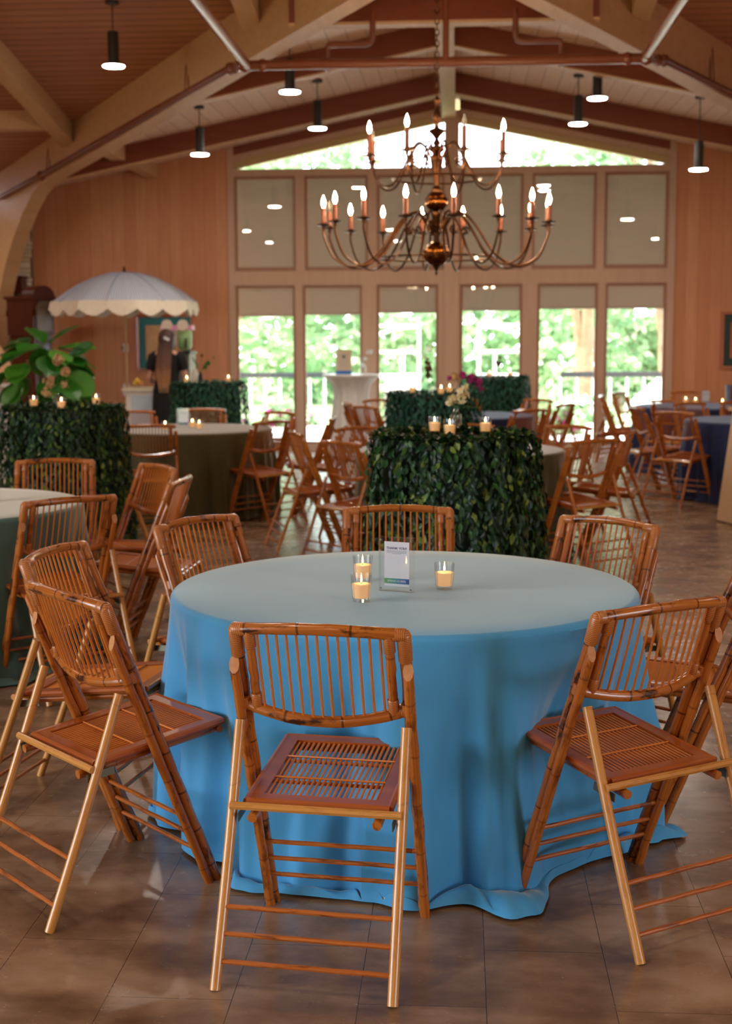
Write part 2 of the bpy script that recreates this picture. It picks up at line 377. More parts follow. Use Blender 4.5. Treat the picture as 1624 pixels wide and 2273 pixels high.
# ceilings
def slab(name, pts, mat, th=0.12):
    m = MB(); m.prism(pts, lambda p: p, lambda p: (p[0], p[1], p[2]+th)); return struct(m.build(name, mat, smooth=False))
xl = CX-VS*(WY+0.12-VY)
xr = CX+VS*(WY+0.12-VY); ye = WY+0.12
slab('ceiling', [(CX, VY, zw(CX)), (CX, ye, zw(CX)), (xl, ye, zw(xl))], M['wing_ceiling'])
slab('ceiling', [(CX, VY, zw(CX)), (xr, ye, zw(xr)), (CX, ye, zw(CX))], M['wing_ceiling'])
slab('ceiling', [(CX, VY, zm(VY)), (xl, ye, zm(ye)), (-9.2, ye, zm(ye)), (-9.2, YR, zm(YR)), (CX, YR, zm(YR))], M['main_ceiling'])
slab('ceiling', [(CX, VY, zm(VY)), (CX, YR, zm(YR)), (9.2, YR, zm(YR)), (9.2, ye, zm(ye)), (xr, ye, zm(ye))], M['main_ceiling'])
slab('ceiling', [(-9.2, YR, zm(YR)), (-9.2, -5.2, zmain(-5.2)), (9.2, -5.2, zmain(-5.2)), (9.2, YR, zm(YR))], M['main_ceiling'])
# rear wall either side of the glazing
XL, XR = -3.19, 2.885
def wall_xz(name, poly, y0, y1, mat):
    m = MB(); m.prism(poly, lambda p: (p[0], y0, p[1]), lambda p: (p[0], y1, p[1])); return struct(m.build(name, mat, smooth=False))
wall_xz('wall_rear', [(-9.2, 0), (XL, 0), (XL, zw(XL)), (xl, zw(xl)), (-9.2, zm(WY))], WY, WY+0.12, M['wall'])
wall_xz('wall_rear', [(XR, 0), (9.2, 0), (9.2, zm(WY)), (xr, zw(xr)), (XR, zw(XR))], WY, WY+0.12, M['wall'])
def wall_side(name, x0, x1):
    m = MB(); poly = ([(-5.2, 0), (-4.8, 0), (-4.8, 3.3), (2.8, 3.3), (2.8, 0)] if x0 < 0 else [(-5.2, 0), (-4.7, 0), (-4.7, 2.6), (-0.5, 2.6), (-0.5, 0)])+[(WY+0.12, 0), (WY+0.12, zm(WY+0.12)+0.1), (YR, zm(YR)+0.1), (-5.2, zmain(-5.2)+0.1)]
    m.prism(poly, lambda p: (x0, p[0], p[1]), lambda p: (x1, p[0], p[1])); return struct(m.build(name, M['wall'], smooth=False))
wall_side('wall_left', -9.2, -9.05); wall_side('wall_right', 9.05, 9.2)
# front wall behind the camera; unseen left-wall opening, placed and widened for fill daylight
zf = zmain(-5.1)
wall_xz('wall_front', [(-9.2, 0), (9.2, 0), (9.2, zf), (-9.2, zf)], -5.2, -5.08, M['wall'])
for i in range(5):
    y = -4.8+7.6*i/4; struct(MB().box((-9.2, y-0.05, 0), (-9.05, y+0.05, 3.3)).build('trim_%d' % (20+i), M['frame'], smooth=False))

for i in range(4):  # posts of an unseen right-wall opening added for fill daylight
    y = -4.7+4.2*i/3; struct(MB().box((9.05, y-0.05, 0), (9.2, y+0.05, 2.6)).build('trim_%d' % (30+i), M['frame'], smooth=False))

# ---------------------------------------------------------------- rear glazing
tn = [1]
def trim(lo, hi, mat=None):
    o = struct(MB().box(lo, hi).build('trim_%d' % tn[0], mat or M['frame'], smooth=False)); tn[0] += 1; return o
YF, YB = WY-0.03, WY+0.12
ZD, ZT0, ZT1, ZH0, ZH1 = 0.10, 2.29, 2.485, 3.765, 3.86
trim((XL, YF, 0), (-3.10, YB, zw(XL)+0.02)); trim((2.79, YF, 0), (XR, YB, zw(XR)+0.02))
trim((-0.22, YF-0.03, 0), (-0.02, YB, 4.6))                                   # king post
trim((-3.10, YF, 0), (-0.22, YB, ZD)); trim((-0.02, YF, 0), (2.79, YB, ZD))   # sill
trim((-3.10, YF, ZT0), (-0.22, YB, ZT1)); trim((-0.02, YF, ZT0), (2.79, YB, ZT1))
trim((-3.10, YF, ZH0), (-0.22, YB, ZH1)); trim((-0.02, YF, ZH0), (2.79, YB, ZH1))
upper = [(-3.10, -2.255), (-2.13, -1.262), (-1.138, -0.22), (-0.02, 0.85), (0.968, 1.83), (1.936, 2.79)]
lower = [(-3.10, -2.272), (-2.168, -1.345), (-1.145, -0.30), (0.0, 0.845), (1.05, 1.868), (1.968, 2.79)]
for k in range(5):
    if k == 2: continue
    trim((upper[k][1], YF, ZT1), (upper[k+1][0], YB, ZH0))
    trim((lower[k][1], YF, ZD), (lower[k+1][0], YB, ZT0))
trim((-0.30, YF, ZD), (-0.22, YB, ZT0)); trim((-0.02, YF, ZD), (0.0, YB, ZT0))
# sloping head of the gable glazing
for sx, xe in ((-1, -3.10), (1, 2.79)):
    xi = -0.22 if sx < 0 else -0.02
    for d0, d1, y0, mt in ((0.30, 0.20, YF+0.04, M['trim_tan']), (0.20, 0.12, YF, M['frame']), (0.12, -0.02, YF, M['beam_brown'])):
        m = MB(); m.prism([(xi, zw(xi)-d0), (xe, zw(xe)-d0), (xe, zw(xe)-d1), (xi, zw(xi)-d1)], lambda p: (p[0], y0, p[1]), lambda p: (p[0], YB, p[1]))
        struct(m.build('trim_%d' % tn[0], mt, smooth=False)); tn[0] += 1
wn = [1]
def window(x0, x1, z0, z1, fr=0.03, sill=0.0):
    w = bpy.data.objects.new('window_%d' % wn[0], None); COL.objects.link(w); wn[0] += 1; struct(w); w.location = ((x0+x1)/2, WY+0.03, z0)
    hx = (x1-x0)/2; H = z1-z0; m = MB()
    m.box((-hx, -0.02, 0), (-hx+fr, 0.03, H)); m.box((hx-fr, -0.02, 0), (hx, 0.03, H)); m.box((-hx+fr, -0.02, 0), (hx-fr, 0.03, fr+sill)); m.box((-hx+fr, -0.02, H-fr), (hx-fr, 0.03, H))
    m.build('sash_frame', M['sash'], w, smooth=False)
    MB().box((-hx+fr, 0.004, fr), (hx-fr, 0.010, H-fr)).build('pane', M['glass'], w, smooth=False)
ords = ['leftmost', 'second from left', 'left of the centre post', 'right of the centre post', 'second from right', 'rightmost']
low_b = [1.877, 1.896, 1.915, 1.939, 1.958, 1.958]
for k, (x0, x1) in enumerate(upper):
    window(x0, x1, ZT1, ZH0, 0.035, 0.02)
    t = thing('roller_shade', 'grey-green roller shade lowered over the whole upper pane, ' + ords[k], 'window shade', ((x0+x1)/2, WY+0.085, ZT1-0.02), 0, 'lowered upper shades')
    hw = (x1-x0)/2; g = 0.03 if k < 5 else 0.005
    MB().box((-hw+g, -0.003, 0), (hw+0.03, 0.003, ZH0-ZT1)).build('shade_fabric', M['shade'], t, smooth=False)
    MB().tube([(-hw+g, 0, 0), (hw-0.015, 0, 0)], 0.012, 8).build('hem_bar', M['shade'], t)
for k, (x0, x1) in enumerate(lower):
    window(x0, x1, ZD, ZT0, 0.035)
    t = thing('roller_shade', 'grey-green roller shade part lowered behind the tall lower pane, ' + ords[k], 'window shade', ((x0+x1)/2, WY+0.085, low_b[k]), 0, 'part lowered lower shades')
    hw = (x1-x0)/2
    MB().box((-hw+0.03, -0.003, 0), (hw-0.015, 0.003, ZT0-low_b[k]-0.02)).build('shade_fabric', M['shade'], t, smooth=False)
    MB().tube([(-hw+0.03, 0, 0), (hw-0.015, 0, 0)], 0.012, 8).build('hem_bar', M['shade'], t)
for x0, x1 in ((-3.10, -0.22), (-0.02, 2.79)):
    w = bpy.data.objects.new('window_%d' % wn[0], None); COL.objects.link(w); wn[0] += 1; struct(w)
    m = MB(); m.prism([(x0, ZH1), (x1, ZH1), (x1, zw(x1)-0.29), (x0, zw(x0)-0.29)], lambda p: (p[0], WY+0.03, p[1]), lambda p: (p[0], WY+0.036, p[1]))
    m.build('pane', M['glass'], w, smooth=False)

# ---------------------------------------------------------------- roof timbers
def timber(name, m, mat): return struct(m.build(name, mat, smooth=False))
Y1, Y2 = 17.0, 14.28
for yy in (Y1, Y2):
    for sx in (-1, 1):
        xe = CX + sx*(VS*(yy-VY)-0.05); xi = CX+sx*0.09
        m = MB(); m.prism([(xi, 4.53-0.205*abs(xi-CX)), (xe, 4.53-0.205*abs(xe-CX)), (xe, zw(xe)+0.02), (xi, zw(xi)+0.02)], lambda p: (p[0], yy-0.02, p[1]), lambda p: (p[0], yy+0.12, p[1]))
        m.cur = 1; m.prism([(xi, 4.515-0.205*abs(xi-CX)), (xe, 4.515-0.205*abs(xe-CX)), (xe, 4.53-0.205*abs(xe-CX)), (xi, 4.53-0.205*abs(xi-CX))], lambda p: (p[0], yy-0.02, p[1]), lambda p: (p[0], yy+0.12, p[1]))  # pale strip puts the lit underside into the rafter's colour
        timber('trim_%d' % tn[0], m, [M['beam_brown'], M['beam_pale']]); tn[0] += 1
trim((CX-0.09, 12.3, 4.50), (CX+0.09, WY-0.02, 4.74), M['beam_pale'])                # ridge beam
for x in (-4.24, 3.92): trim((x-0.09, 15.95, zw(x)-0.17), (x+0.09, WY, zw(x)+0.03), M['beam_pale'])
# header across the mouth of the wing
hx = VS*(12.28-VY)+0.12
m = MB(); m.box((CX-hx, 12.2, 4.30), (CX+hx, 12.36, zm(12.36)+0.02)); m.cur = 1; m.box((CX-hx, 12.2, 4.275), (CX+hx, 12.36, 4.30))  # pale strip stands in for the header's lit bottom edge
timber('trim_%d' % tn[0], m, [M['beam_brown'], M['beam_pale']]); tn[0] += 1
# valley glulams with curved knees
bot = [(10.9, 4.44), (12.5, 4.19), (14.12, 3.92), (15.6, 3.69), (16.6, 3.54), (16.95, 3.46), (17.15, 3.37), (17.4, 3.18), (17.67, 2.90), (17.95, 2.54), (18.2, 2.1), (18.38, 1.5), (18.46, 0.8), (18.48, 0.0)]
top = [(18.70, 0.0), (18.69, 1.5), (18.62, 2.6), (18.5, 3.2), (18.3, zm(18.3)+0.03), (16.1, zm(16.1)+0.03), (10.9, zm(10.9)+0.03)]
for sx in (-1, 1):
    m = MB(); nrm = Vector((-sx*1.0, -VS*-1.0*-1.0, 0)); nrm = Vector((1.0, -sx*VS, 0)).normalized()*0.1
    pt = lambda p, k: (CX+sx*VS*(p[0]-VY)+k*nrm.x, p[0]+k*nrm.y, p[1])
    m.prism(bot+top, lambda p: pt(p, -1), lambda p: pt(p, 1))
    timber('trim_%d' % tn[0], m, M['beam_pale']); tn[0] += 1
# rafters and plate of the main roof
for x in (-4.62, -1.92, 1.60, 4.30):
    y0 = VY + abs(x-CX)/VS - 0.1
    m = MB(); a = (x, y0, zm(y0)-0.11); b = (x, YR, zm(YR)-0.11); m.beam(a, b, 0.18, 0.25)
    timber('trim_%d' % tn[0], m, M['beam_pale']); tn[0] += 1
for sx in (-1, 1):
    x0 = CX+sx*(VS*(15.68-VY)+0.42); trim((min(x0, sx*9.05), 15.58, 3.95), (max(x0, sx*9.05), 15.78, 4.17), M['beam_pale'])

# ---------------------------------------------------------------- sprinkler pipes
pipe = thing('sprinkler_pipe', 'red-brown painted sprinkler pipe run hung below the roof beams', 'pipe', (0, 11.8, 3.87))
PZP = 3.87
def pp(pts, r, name='pipe_run', sides=10):
    pts = [(p[0], p[1]-11.8, p[2]-3.87) for p in pts]; return MB().tube(pts, r, sides).build(name, M['pipe'], pipe)
pp([(-1.86, 11.8, PZP), (1.58, 11.8, PZP)], 0.043)
pp([(-1.81, 11.8, PZP), (-1.83, 5.0, PZP)], 0.043); pp([(1.52, 11.8, PZP), (1.56, 5.0, PZP+0.05)], 0.043)
pp([(-0.13, 11.78, PZP), (-0.13, 11.78, zm(11.78))], 0.026)
for sx in (-1, 1):
    X = lambda x: x if sx < 0 else -x-0.30
    pp([(X(-1.83), 11.8, PZP), (X(-2.0), 12.3, 3.96), (X(-2.19), 13.07, 4.085), (X(-3.46), 14.64, 3.865), (X(-5.15), 16.75, 3.567), (X(-6.05), 17.86, 3.42)], 0.036)
    for (x, y, z, r) in ((-1.83, 11.8, PZP, 0.062), (-2.0, 12.3, 3.95, 0.055), (-2.12, 12.8, 4.04, 0.06), (-1.68, 11.8, PZP, 0.056), (-1.83, 11.62, PZP, 0.054), (-5.15, 16.75, 3.567, 0.06)):
        MB().lathe([(0, -r), (r*0.7, -r*0.7), (r, 0), (r*0.7, r*0.7), (0, r)], 12, (X(x), y-11.8, z-3.87)).build('pipe_coupling', M['pipe'], pipe)
    pp([(X(-1.15), 12.0, PZP-0.02), (X(-1.15), 12.0, 4.04), (X(-1.13), 12.0, 4.065), (X(-1.10), 12.0, 4.07), (X(-0.82), 12.0, 4.07), (X(-0.78), 12.0, 4.08), (X(-0.76), 12.0, 4.11), (X(-0.755), 12.0, 4.34)], 0.027, 'pipe_offset')
    for q in ((-2.72, 13.72, 3.99), (-5.0, 16.55, 3.59)):
        for dx in (-0.02, 0.02): pp([(X(q[0])+dx, q[1], q[2]), (X(q[0])+dx*0.5, q[1]+0.1, q[2]+0.36)], 0.006, 'hanger_rod', 5)

# ---------------------------------------------------------------- stone chimney and what stands by it
random.seed(4)
sc = thing('stone_chimney', 'stacked pale ledge stone chimney breast in the corner behind the clock', 'fireplace', (-7.4, WY-0.12, 0))
MB().box((-1.5, -0.02, 0), (1.46, 0.11, 3.4)).build('mortar_core', M['mortar'], sc, smooth=False)
m = MB(); z = 0.0
while z < 3.4:
    h = random.choice([0.05, 0.06, 0.07, 0.09, 0.12]); x = -1.5+random.uniform(-0.1, 0.1)
    while x < 1.45:
        w = random.uniform(0.14, 0.42); x1 = min(x+w, 1.47+random.uniform(-0.015, 0.03))
        if 1.47-x1 < 0.1: x1 = 1.47+random.uniform(-0.015, 0.03)
        m.box((x+0.006, -0.05-random.uniform(0, 0.05), z+0.005), (x1-0.006, 0.0, min(z+h, 3.4)-0.005)); x = x1
    z += h
m.build('stonework', M['stone'], sc, smooth=False)
tag(MB().box((-6.22, 18.38, 2.18), (-5.98, 18.66, 2.40)).box((-6.25, 18.36, 2.40), (-5.95, 18.66, 2.43)).build('mantel_block', M['mahogany'], smooth=False), 'dark wooden mantel block end on the stone chimney above the clock', 'mantel')
# longcase clock
ck = thing('grandfather_clock', 'tall dark mahogany longcase clock with brass finials beside the stone chimney', 'clock', (-5.60, 17.55, 0), R(66))
m = MB(); m.box((-0.2, -0.24, 0), (0.2, 0.24, 0.5)); m.build('base', M['mahogany'], ck, smooth=False)
MB().box((-0.17, -0.2, 0.5), (0.17, 0.2, 1.62)).build('trunk', M['mahogany'], ck, smooth=False)
m = MB(); m.box((-0.20, -0.22, 1.62), (0.20, 0.22, 2.10)); m.box((-0.225, -0.25, 2.08), (0.225, 0.245, 2.12)); m.build('hood', M['mahogany'], ck, smooth=False)
m = MB(); m.prism([(0.23*math.cos(a), 2.12+0.14*math.sin(a)) for a in [PI*i/12 for i in range(13)]], lambda p: (p[0]*0.9, -0.24, p[1]), lambda p: (p[0]*0.9, -0.05, p[1])); m.build('arched_pediment', M['mahogany'], ck, smooth=False)
m = MB(); m.prism([(-0.14, 1.68), (0.14, 1.68), (0.14, 1.95)]+[(0.14*math.cos(a), 1.95+0.12*math.sin(a)) for a in [PI*i/10 for i in range(1, 10)]]+[(-0.14, 1.95)], lambda p: (p[0], -0.235, p[1]), lambda p: (p[0], -0.22, p[1])); m.build('dial', plain('clock_dial', L(120, 104, 90), 0.25, Metallic=0.3), ck, smooth=False)
MB().box((-0.1, -0.206, 0.6), (0.1, -0.2, 1.5)).build('trunk_glass', plain('clock_glass', L(60, 44, 40), 0.08), ck, smooth=False)
for x, y in ((-0.19, -0.23), (0.19, -0.23), (-0.19, 0.22)):
    MB().lathe([(0.0, 0), (0.02, 0.01), (0.026, 0.03), (0.012, 0.05), (0.022, 0.07), (0.0, 0.1)], 12, (x, y, 1.86)).build('finial', M['brass_ball'], ck)
# pictures
def picture(name, label, x0, x1, z0, z1, matc, artm):
    p = thing(name, label, 'picture', ((x0+x1)/2, WY, z0)); hw = (x1-x0)/2; H = z1-z0; f = 0.035
    m = MB(); m.box((-hw, -0.035, 0), (-hw+f, 0, H)).box((hw-f, -0.035, 0), (hw, 0, H)).box((-hw+f, -0.035, 0), (hw-f, 0, f)).box((-hw+f, -0.035, H-f), (hw-f, 0, H)); m.build('frame', M['seat_wood'], p, smooth=False)
    MB().box((-hw+f, -0.015, f), (hw-f, -0.004, H-f)).build('mat', matc, p, smooth=False)
    MB().box((-hw+f+0.09, -0.019, f+0.11), (hw-f-0.09, -0.015, H-f-0.11)).build('print', artm, p, smooth=False)
    return p
art1 = mottled('abstract_print', L(232, 196, 134), L(206, 150, 110), 3, 0.4)
art2 = mottled('amber_print', L(196, 112, 54), L(166, 84, 40), 3, 0.4)
picture('framed_picture', 'wooden framed picture with a teal mat on the boards behind the drinks cart', -4.50, -3.70, 1.12, 1.90, plain('teal_mat', L(40, 128, 134), 0.5), art1)
picture('framed_picture', 'framed amber picture with a dark green mat cut off by the right edge', 3.53, 4.35, 1.13, 1.90, plain('dark_green_mat', L(34, 58, 54), 0.5), art2)
th = thing('thermostat', 'small white thermostat on the board wall beneath the parasol', 'thermostat', (-4.66, WY, 1.39))
MB().box((-0.035, -0.03, 0), (0.035, 0, 0.11)).build('body', M['white'], th, smooth=False); MB().box((-0.05, -0.035, 0.03), (-0.03, -0.005, 0.075)).build('dial', M['black_metal'], th, smooth=False)
ol = thing('wall_box', 'white wall box low on the boards left of the white cart', 'electrical box', (-4.66, WY, 0.78))
MB().box((-0.045, -0.05, 0), (0.045, 0, 0.16)).build('body', M['white'], ol, smooth=False); MB().tube([(0, -0.02, 0.16), (0, -0.02, 0.60)], 0.008, 8).build('conduit', M['frame'], ol)

# ---------------------------------------------------------------- pendants and chandelier
def make_pendant():
    t = thing('pendant_light', '', 'lamp')
    MB().lathe([(0.06, 0), (0.06, -0.025), (0.0, -0.025)], 16).build('canopy', M['black_metal'], t)
    MB().tube([(0, 0, -0.02), (0, 0, -0.3)], 0.006, 6).build('rod', M['black_metal'], t)
    MB().lathe([(0.0, 0.31), (0.047, 0.31), (0.05, 0.29), (0.05, 0.03), (0.112, 0.022), (0.112, 0.004), (0.0, 0.004)], 20).build('shade', M['black_metal'], t)
    MB().lathe([(0.098, 0.004), (0.094, -0.003), (0.0, -0.004)], 20, caps=False).build('diffuser', M['lamp_disc'], t)
    return t
pend0 = make_pendant(); used = [0]
def pendant(x, y, ztop, zdisc, label):
    t = pend0 if not used[0] else dup(pend0, (0, 0, 0), 0, label); used[0] = 1
    t['label'] = label; t['group'] = 'black pendant lights'; t.location = (x, y, zdisc)
    for ch in t.children:
        if ch.name.startswith('canopy'): ch.location = (0, 0, ztop-zdisc)
        if ch.name.startswith('rod'):
            ch.location = (0, 0, ztop-zdisc); ch.scale = (1, 1, max((ztop-zdisc-0.31)/0.3, 0.05))
    return t
for x, y, z1, z0, lb in [(-3.195, 12.73, zm(12.73), 4.063, 'black cylinder pendant light under the dark plank ceiling at top left'),
    (-1.634, 13.30, zw(-1.634), 3.906, 'black pendant light hanging just behind the left end of the sprinkler pipe'),
    (-1.627, 15.78, zw(-1.627), 3.932, 'black pendant light nearest the chandelier on its left'),
    (-2.974, 15.72, zw(-2.974), 3.653, 'lowest black pendant light left of the gable window'),
    (1.392, 14.45, zw(1.392), 3.992, 'black pendant light below the right end of the sprinkler pipe'),
    (1.306, 15.73, zw(1.306), 3.931, 'black pendant light between two rafters right of the chandelier'),
    (2.633, 15.63, zw(2.633), 3.405, 'lowest black pendant light in front of the boards at far right')]:
    pendant(x, y, z1, z0, lb)
for x in (-5.5, -1.8, 1.8, 5.5):  # unseen pendants added to fill the hall with light
    for y in (10.2, 6.6, 2.4, -1.8):
        if y == 10.2 and abs(x) < 3: continue
        pendant(x, y, zmain(y), 4.3, 'added fill pendant light, unseen, under the main ceiling outside the picture')

CY = 10.4
for x, y in ((-7.0, 14.2), (-7.3, 16.8), (6.8, 14.2), (7.2, 16.8), (-7.2, 12.0)): pendant(x, y, zm(y), 3.5, 'added fill pendant light, unseen, under the main ceiling outside the picture')  # more unseen pendants added to brighten the rear corners
ch = thing('chandelier', 'large two-tier aged brass chandelier with candle bulbs on a chain', 'chandelier', (-0.18, CY, 2.04))
Z0 = 2.04; ch.scale = (1, 1, 0.955)
m = MB(); z = 3.41; k = 0
while z < Z0+(zm(CY)-Z0)/0.955:
    a = 0 if k % 2 else PI/2
    m.tube([(0.016*math.cos(q)*math.cos(a), 0.016*math.cos(q)*math.sin(a), z-Z0+0.022+0.026*math.sin(q)) for q in [2*PI*i/8 for i in range(8)]], 0.0045, 5, closed=True); z += 0.042; k += 1
m.build('chain', M['bronze'], ch)
m = MB(); m.lathe([(0.0, 0.0), (0.012, 0.01), (0.006, 0.03), (0.018, 0.05), (0.03, 0.07), (0.045, 0.10), (0.02, 0.30), (0.035, 0.33), (0.03, 0.36), (0.05, 0.38), (0.05, 0.42), (0.03, 0.45), (0.028, 0.48), (0.045, 0.66), (0.022, 0.69), (0.028, 0.78), (0.045, 0.86), (0.05, 0.90), (0.03, 0.94), (0.055, 0.96), (0.055, 0.985), (0.02, 1.0), (0.03, 1.02), (0.014, 1.05), (0.03, 1.075), (0.062, 1.105), (0.058, 1.12), (0.02, 1.135), (0.015, 1.165), (0.03, 1.19), (0.038, 1.215), (0.022, 1.26), (0.012, 1.30), (0.02, 1.33), (0.03, 1.345), (0.012, 1.36), (0.0, 1.40)], 20)
m.build('stem', M['bronze'], ch)
def ribbed(r, z, a): return r*(1+0.03*math.cos(16*a))
for zc, rr, nm in ((2.205, 0.098, 'lower_ball'), (2.61, 0.085, 'upper_ball')):
    MB().lathe([(rr*math.sin(PI*i/14), -rr*math.cos(PI*i/14)) for i in range(15)], 48, (0, 0, zc-Z0), wob=ribbed).build(nm, M['brass_ball'], ch)
for zc, rr in ((2.175, 0.44), (2.785, 0.33)):
    MB().tube([(rr*math.cos(2*PI*i/40), rr*math.sin(2*PI*i/40), zc-Z0) for i in range(40)], 0.008, 6, closed=True).build('hoop', M['bronze'], ch)
def smooth_path(pts, n=6):
    out = []; P = [Vector(p) for p in pts]
    for i in range(len(P)-1):
        p0 = P[max(i-1, 0)]; p1 = P[i]; p2 = P[i+1]; p3 = P[min(i+2, len(P)-1)]
        for k in range(n):
            t = k/n; out.append(0.5*((2*p1)+(-p0+p2)*t+(2*p0-5*p1+4*p2-p3)*t*t+(-p0+3*p1-3*p2+p3)*t**3))
    return out+[P[-1]]
def arm_mesh(prof): return MB().tube(smooth_path([(r, 0, z) for r, z in prof]), 0.0085, 7)
armL = [(0.05, 2.37), (0.12, 2.50), (0.2, 2.52), (0.30, 2.42), (0.45, 2.20), (0.62, 2.105), (0.77, 2.17), (0.845, 2.33), (0.85, 2.40)]
armU = [(0.04, 2.94), (0.10, 3.04), (0.16, 3.05), (0.23, 2.93), (0.33, 2.75), (0.42, 2.72), (0.50, 2.80), (0.53, 2.92)]
def scroll(p, r0): return [(p[0]+r0*(1-i/14)*math.cos(i*0.75), 0, p[1]+r0*(1-i/14)*math.sin(i*0.75)) for i in range(13)]
am0 = None
def arms(prof, n, ph, rr, zp, sl, off):
    a0 = None
    for k in range(n):
        ang = ph+2*PI*k/n
        if a0 is None:
            mm = arm_mesh([(r, z-Z0) for r, z in prof]); mm.tube(scroll((prof[2][0]+0.02, prof[1][1]-Z0-0.12), 0.035), 0.006, 5)
            a = mm.build('arm', M['bronze'], ch)
            p = MB().lathe([(0.0, -0.03), (0.012, -0.02), (0.014, 0.0), (0.05, 0.008), (0.055, 0.016), (0.02, 0.012), (0.022, 0.03), (0.0, 0.03)], 14, (rr, 0, zp-Z0)).build('drip_pan', M['bronze'], a)
            s = MB().lathe([(0.017, 0.02), (0.017, 0.02+sl), (0.0, 0.02+sl)], 10, (rr, 0, zp-Z0)).build('candle_sleeve', M['copper'], a)
            b = MB().lathe([(0.006, 0), (0.009, 0.008), (0.0165, 0.03), (0.014, 0.052), (0.006, 0.078), (0.0, 0.095)], 10, (rr, 0, zp-Z0+0.02+sl)).build('bulb', M['bulb_on'], a)
            a0 = a
        else:
            a = a0.copy(); COL.objects.link(a)
            for c in list(a0.children):
                d = c.copy(); COL.objects.link(d); d.parent = a
                if d.name.startswith('bulb') and k in off:
                    d.data = d.data.copy(); d.data.materials[0] = M['bulb_off']
        a.rotation_euler = (0, 0, ang)
arms(armL, 16, R(9), 0.85, 2.415, 0.125, (0, 7))
arms(armU, 8, R(22.5), 0.53, 2.93, 0.16, (1, 6, 3))

# ---------------------------------------------------------------- draped tables
def drape(r, ztop, ground=0.012, folds=15, seed=1, amp=0.045, puddle=0.09, dents=(), nth=384, flares=(), press=()):
    rnd = random.Random(seed)
    comp = [(folds, 1.0, rnd.uniform(0, 6)), (folds-4, 0.6, rnd.uniform(0, 6)), (folds+6, 0.5, rnd.uniform(0, 6)), (5, 0.5, rnd.uniform(0, 6)), (2*folds+3, 0.22, rnd.uniform(0, 6)), (47, 0.09, rnd.uniform(0, 6)), (61, 0.06, rnd.uniform(0, 6))]
    fold = lambda a, s: (lambda f: f+0.28*math.sin((2*folds+3)*a+2.0*f))(sum(w*math.sin(k*a+p+0.35*math.sin(2*s+k)) for k, w, p in comp)/1.6)
    pud = [(3, 0.5, rnd.uniform(0, 6)), (7, 0.5, rnd.uniform(0, 6)), (11, 0.3, rnd.uniform(0, 6))]
    m = MB(); rings = []
    nr = 6
    for i in range(nr+1): rings.append(('t', i/nr*(r-0.02)))
    for i in range(1, 5): rings.append(('e', i/4))
    nd = 30
    for i in range(1, nd+1): rings.append(('d', i/nd))
    for i in range(1, 9): rings.append(('p', i/8))
    for kind, q in rings:
        for k in range(nth):
            a = 2*PI*k/nth
            dent = 0.0
            if kind in 'dp':
                zz = 0.0 if kind == 'p' else (1-q)
                for da, dd, wid in dents:
                    x = (a-da+PI) % (2*PI)-PI; dent += dd*math.exp(-(x/wid)**2)*math.exp(-((zz-0.55)/0.28)**2)
            if kind == 't': R_, z = q, ztop
            elif kind == 'e': R_, z = r-0.02+0.02*math.sin(q*PI/2), ztop-0.02*(1-math.cos(q*PI/2))
            elif kind == 'd':
                f = fold(a, q); g = min(q/0.55, 1)**1.2
                R_ = r + 0.004*q + amp*f*g + 0.012*q*q - dent; z = ztop-0.02-(ztop-0.02-ground-0.03*max(0, q-0.9)*0)*q
                if q > 0.86: z += 0.02*((q-0.86)/0.14)*(0.5+0.5*math.sin(19*a))
            else:
                f = fold(a, 1.0); pu = puddle*max(0.12, 0.5+sum(w*math.sin(k2*a+p2) for k2, w, p2 in pud)*0.75)+sum(fa*math.exp(-((((a-f0+PI) % (2*PI))-PI)/fw)**2) for f0, fa, fw in flares)
                R_ = r + 0.016 + amp*f + pu*q
                z = ground*0.5 + 0.02*(1-q)*(0.5+0.5*math.sin(19*a)) + 0.028*abs(math.sin(9.5*a+2*f))*math.sin(PI*min(1, q*1.0))*(1 if puddle > 0.05 else 0.3) + 0.004
            for a0, wd, mr in press:
                if kind in 'dp': R_ -= math.exp(-(((a-a0+PI) % (2*PI)-PI)/wd)**4)*max(0.0, R_-mr)*0.92*(min(1, q*2) if kind == 'd' else 1)
            m.v.append((R_*math.cos(a), R_*math.sin(a), z))
    n = len(rings)
    for i in range(n-1):
        for k in range(nth):
            k2 = (k+1) % nth
            m.face((i*nth+k, (i+1)*nth+k, (i+1)*nth+k2, i*nth+k2))
    return m
def round_table(x, y, mat, label, cat='table', r=0.762, z=0.766, group='draped round tables', **kw):
    t = thing('draped_table', label, cat, (x, y, 0), 0, group)
    drape(r, z, **kw).build('tablecloth', mat, t)
    MB().lathe([(0.0, z-0.03), (r-0.03, z-0.03), (r-0.03, z-0.008), (0.0, z-0.008)], 40).build('tabletop', M['seat_wood'], t, smooth=False)
    for k in range(4):
        a = PI/4+k*PI/2; MB().tube([(0.5*r*math.cos(a), 0.5*r*math.sin(a), 0), (0.5*r*math.cos(a), 0.5*r*math.sin(a), z-0.03)], 0.016, 8).build('leg', M['black_metal'], t)
    return t
A_ = lambda dx, dy: math.atan2(dy, dx)
round_table(-0.18, 4.39, M['cloth_blue'], 'round table under a sky blue floor-length cloth, nearest the camera', seed=11, puddle=0.06, amp=0.062, folds=13, press=((A_(-0.14, -0.8), 0.26, 0.775), (A_(0.55, -0.5), 0.26, 0.72), (A_(-0.72, -0.47), 0.30, 0.785)), flares=((A_(0.34, -0.80), 0.13, 0.15), (A_(-0.2, -0.8), 0.05, 0.12), (A_(-0.85, -0.35), -0.06, 0.45)),
            dents=((A_(-0.11, -0.73), 0.07, 0.26), (A_(0.5, -0.47), 0.12, 0.28), (A_(-0.64, -0.42), 0.04, 0.25), (A_(0.75, 0.08), 0.06, 0.25)))
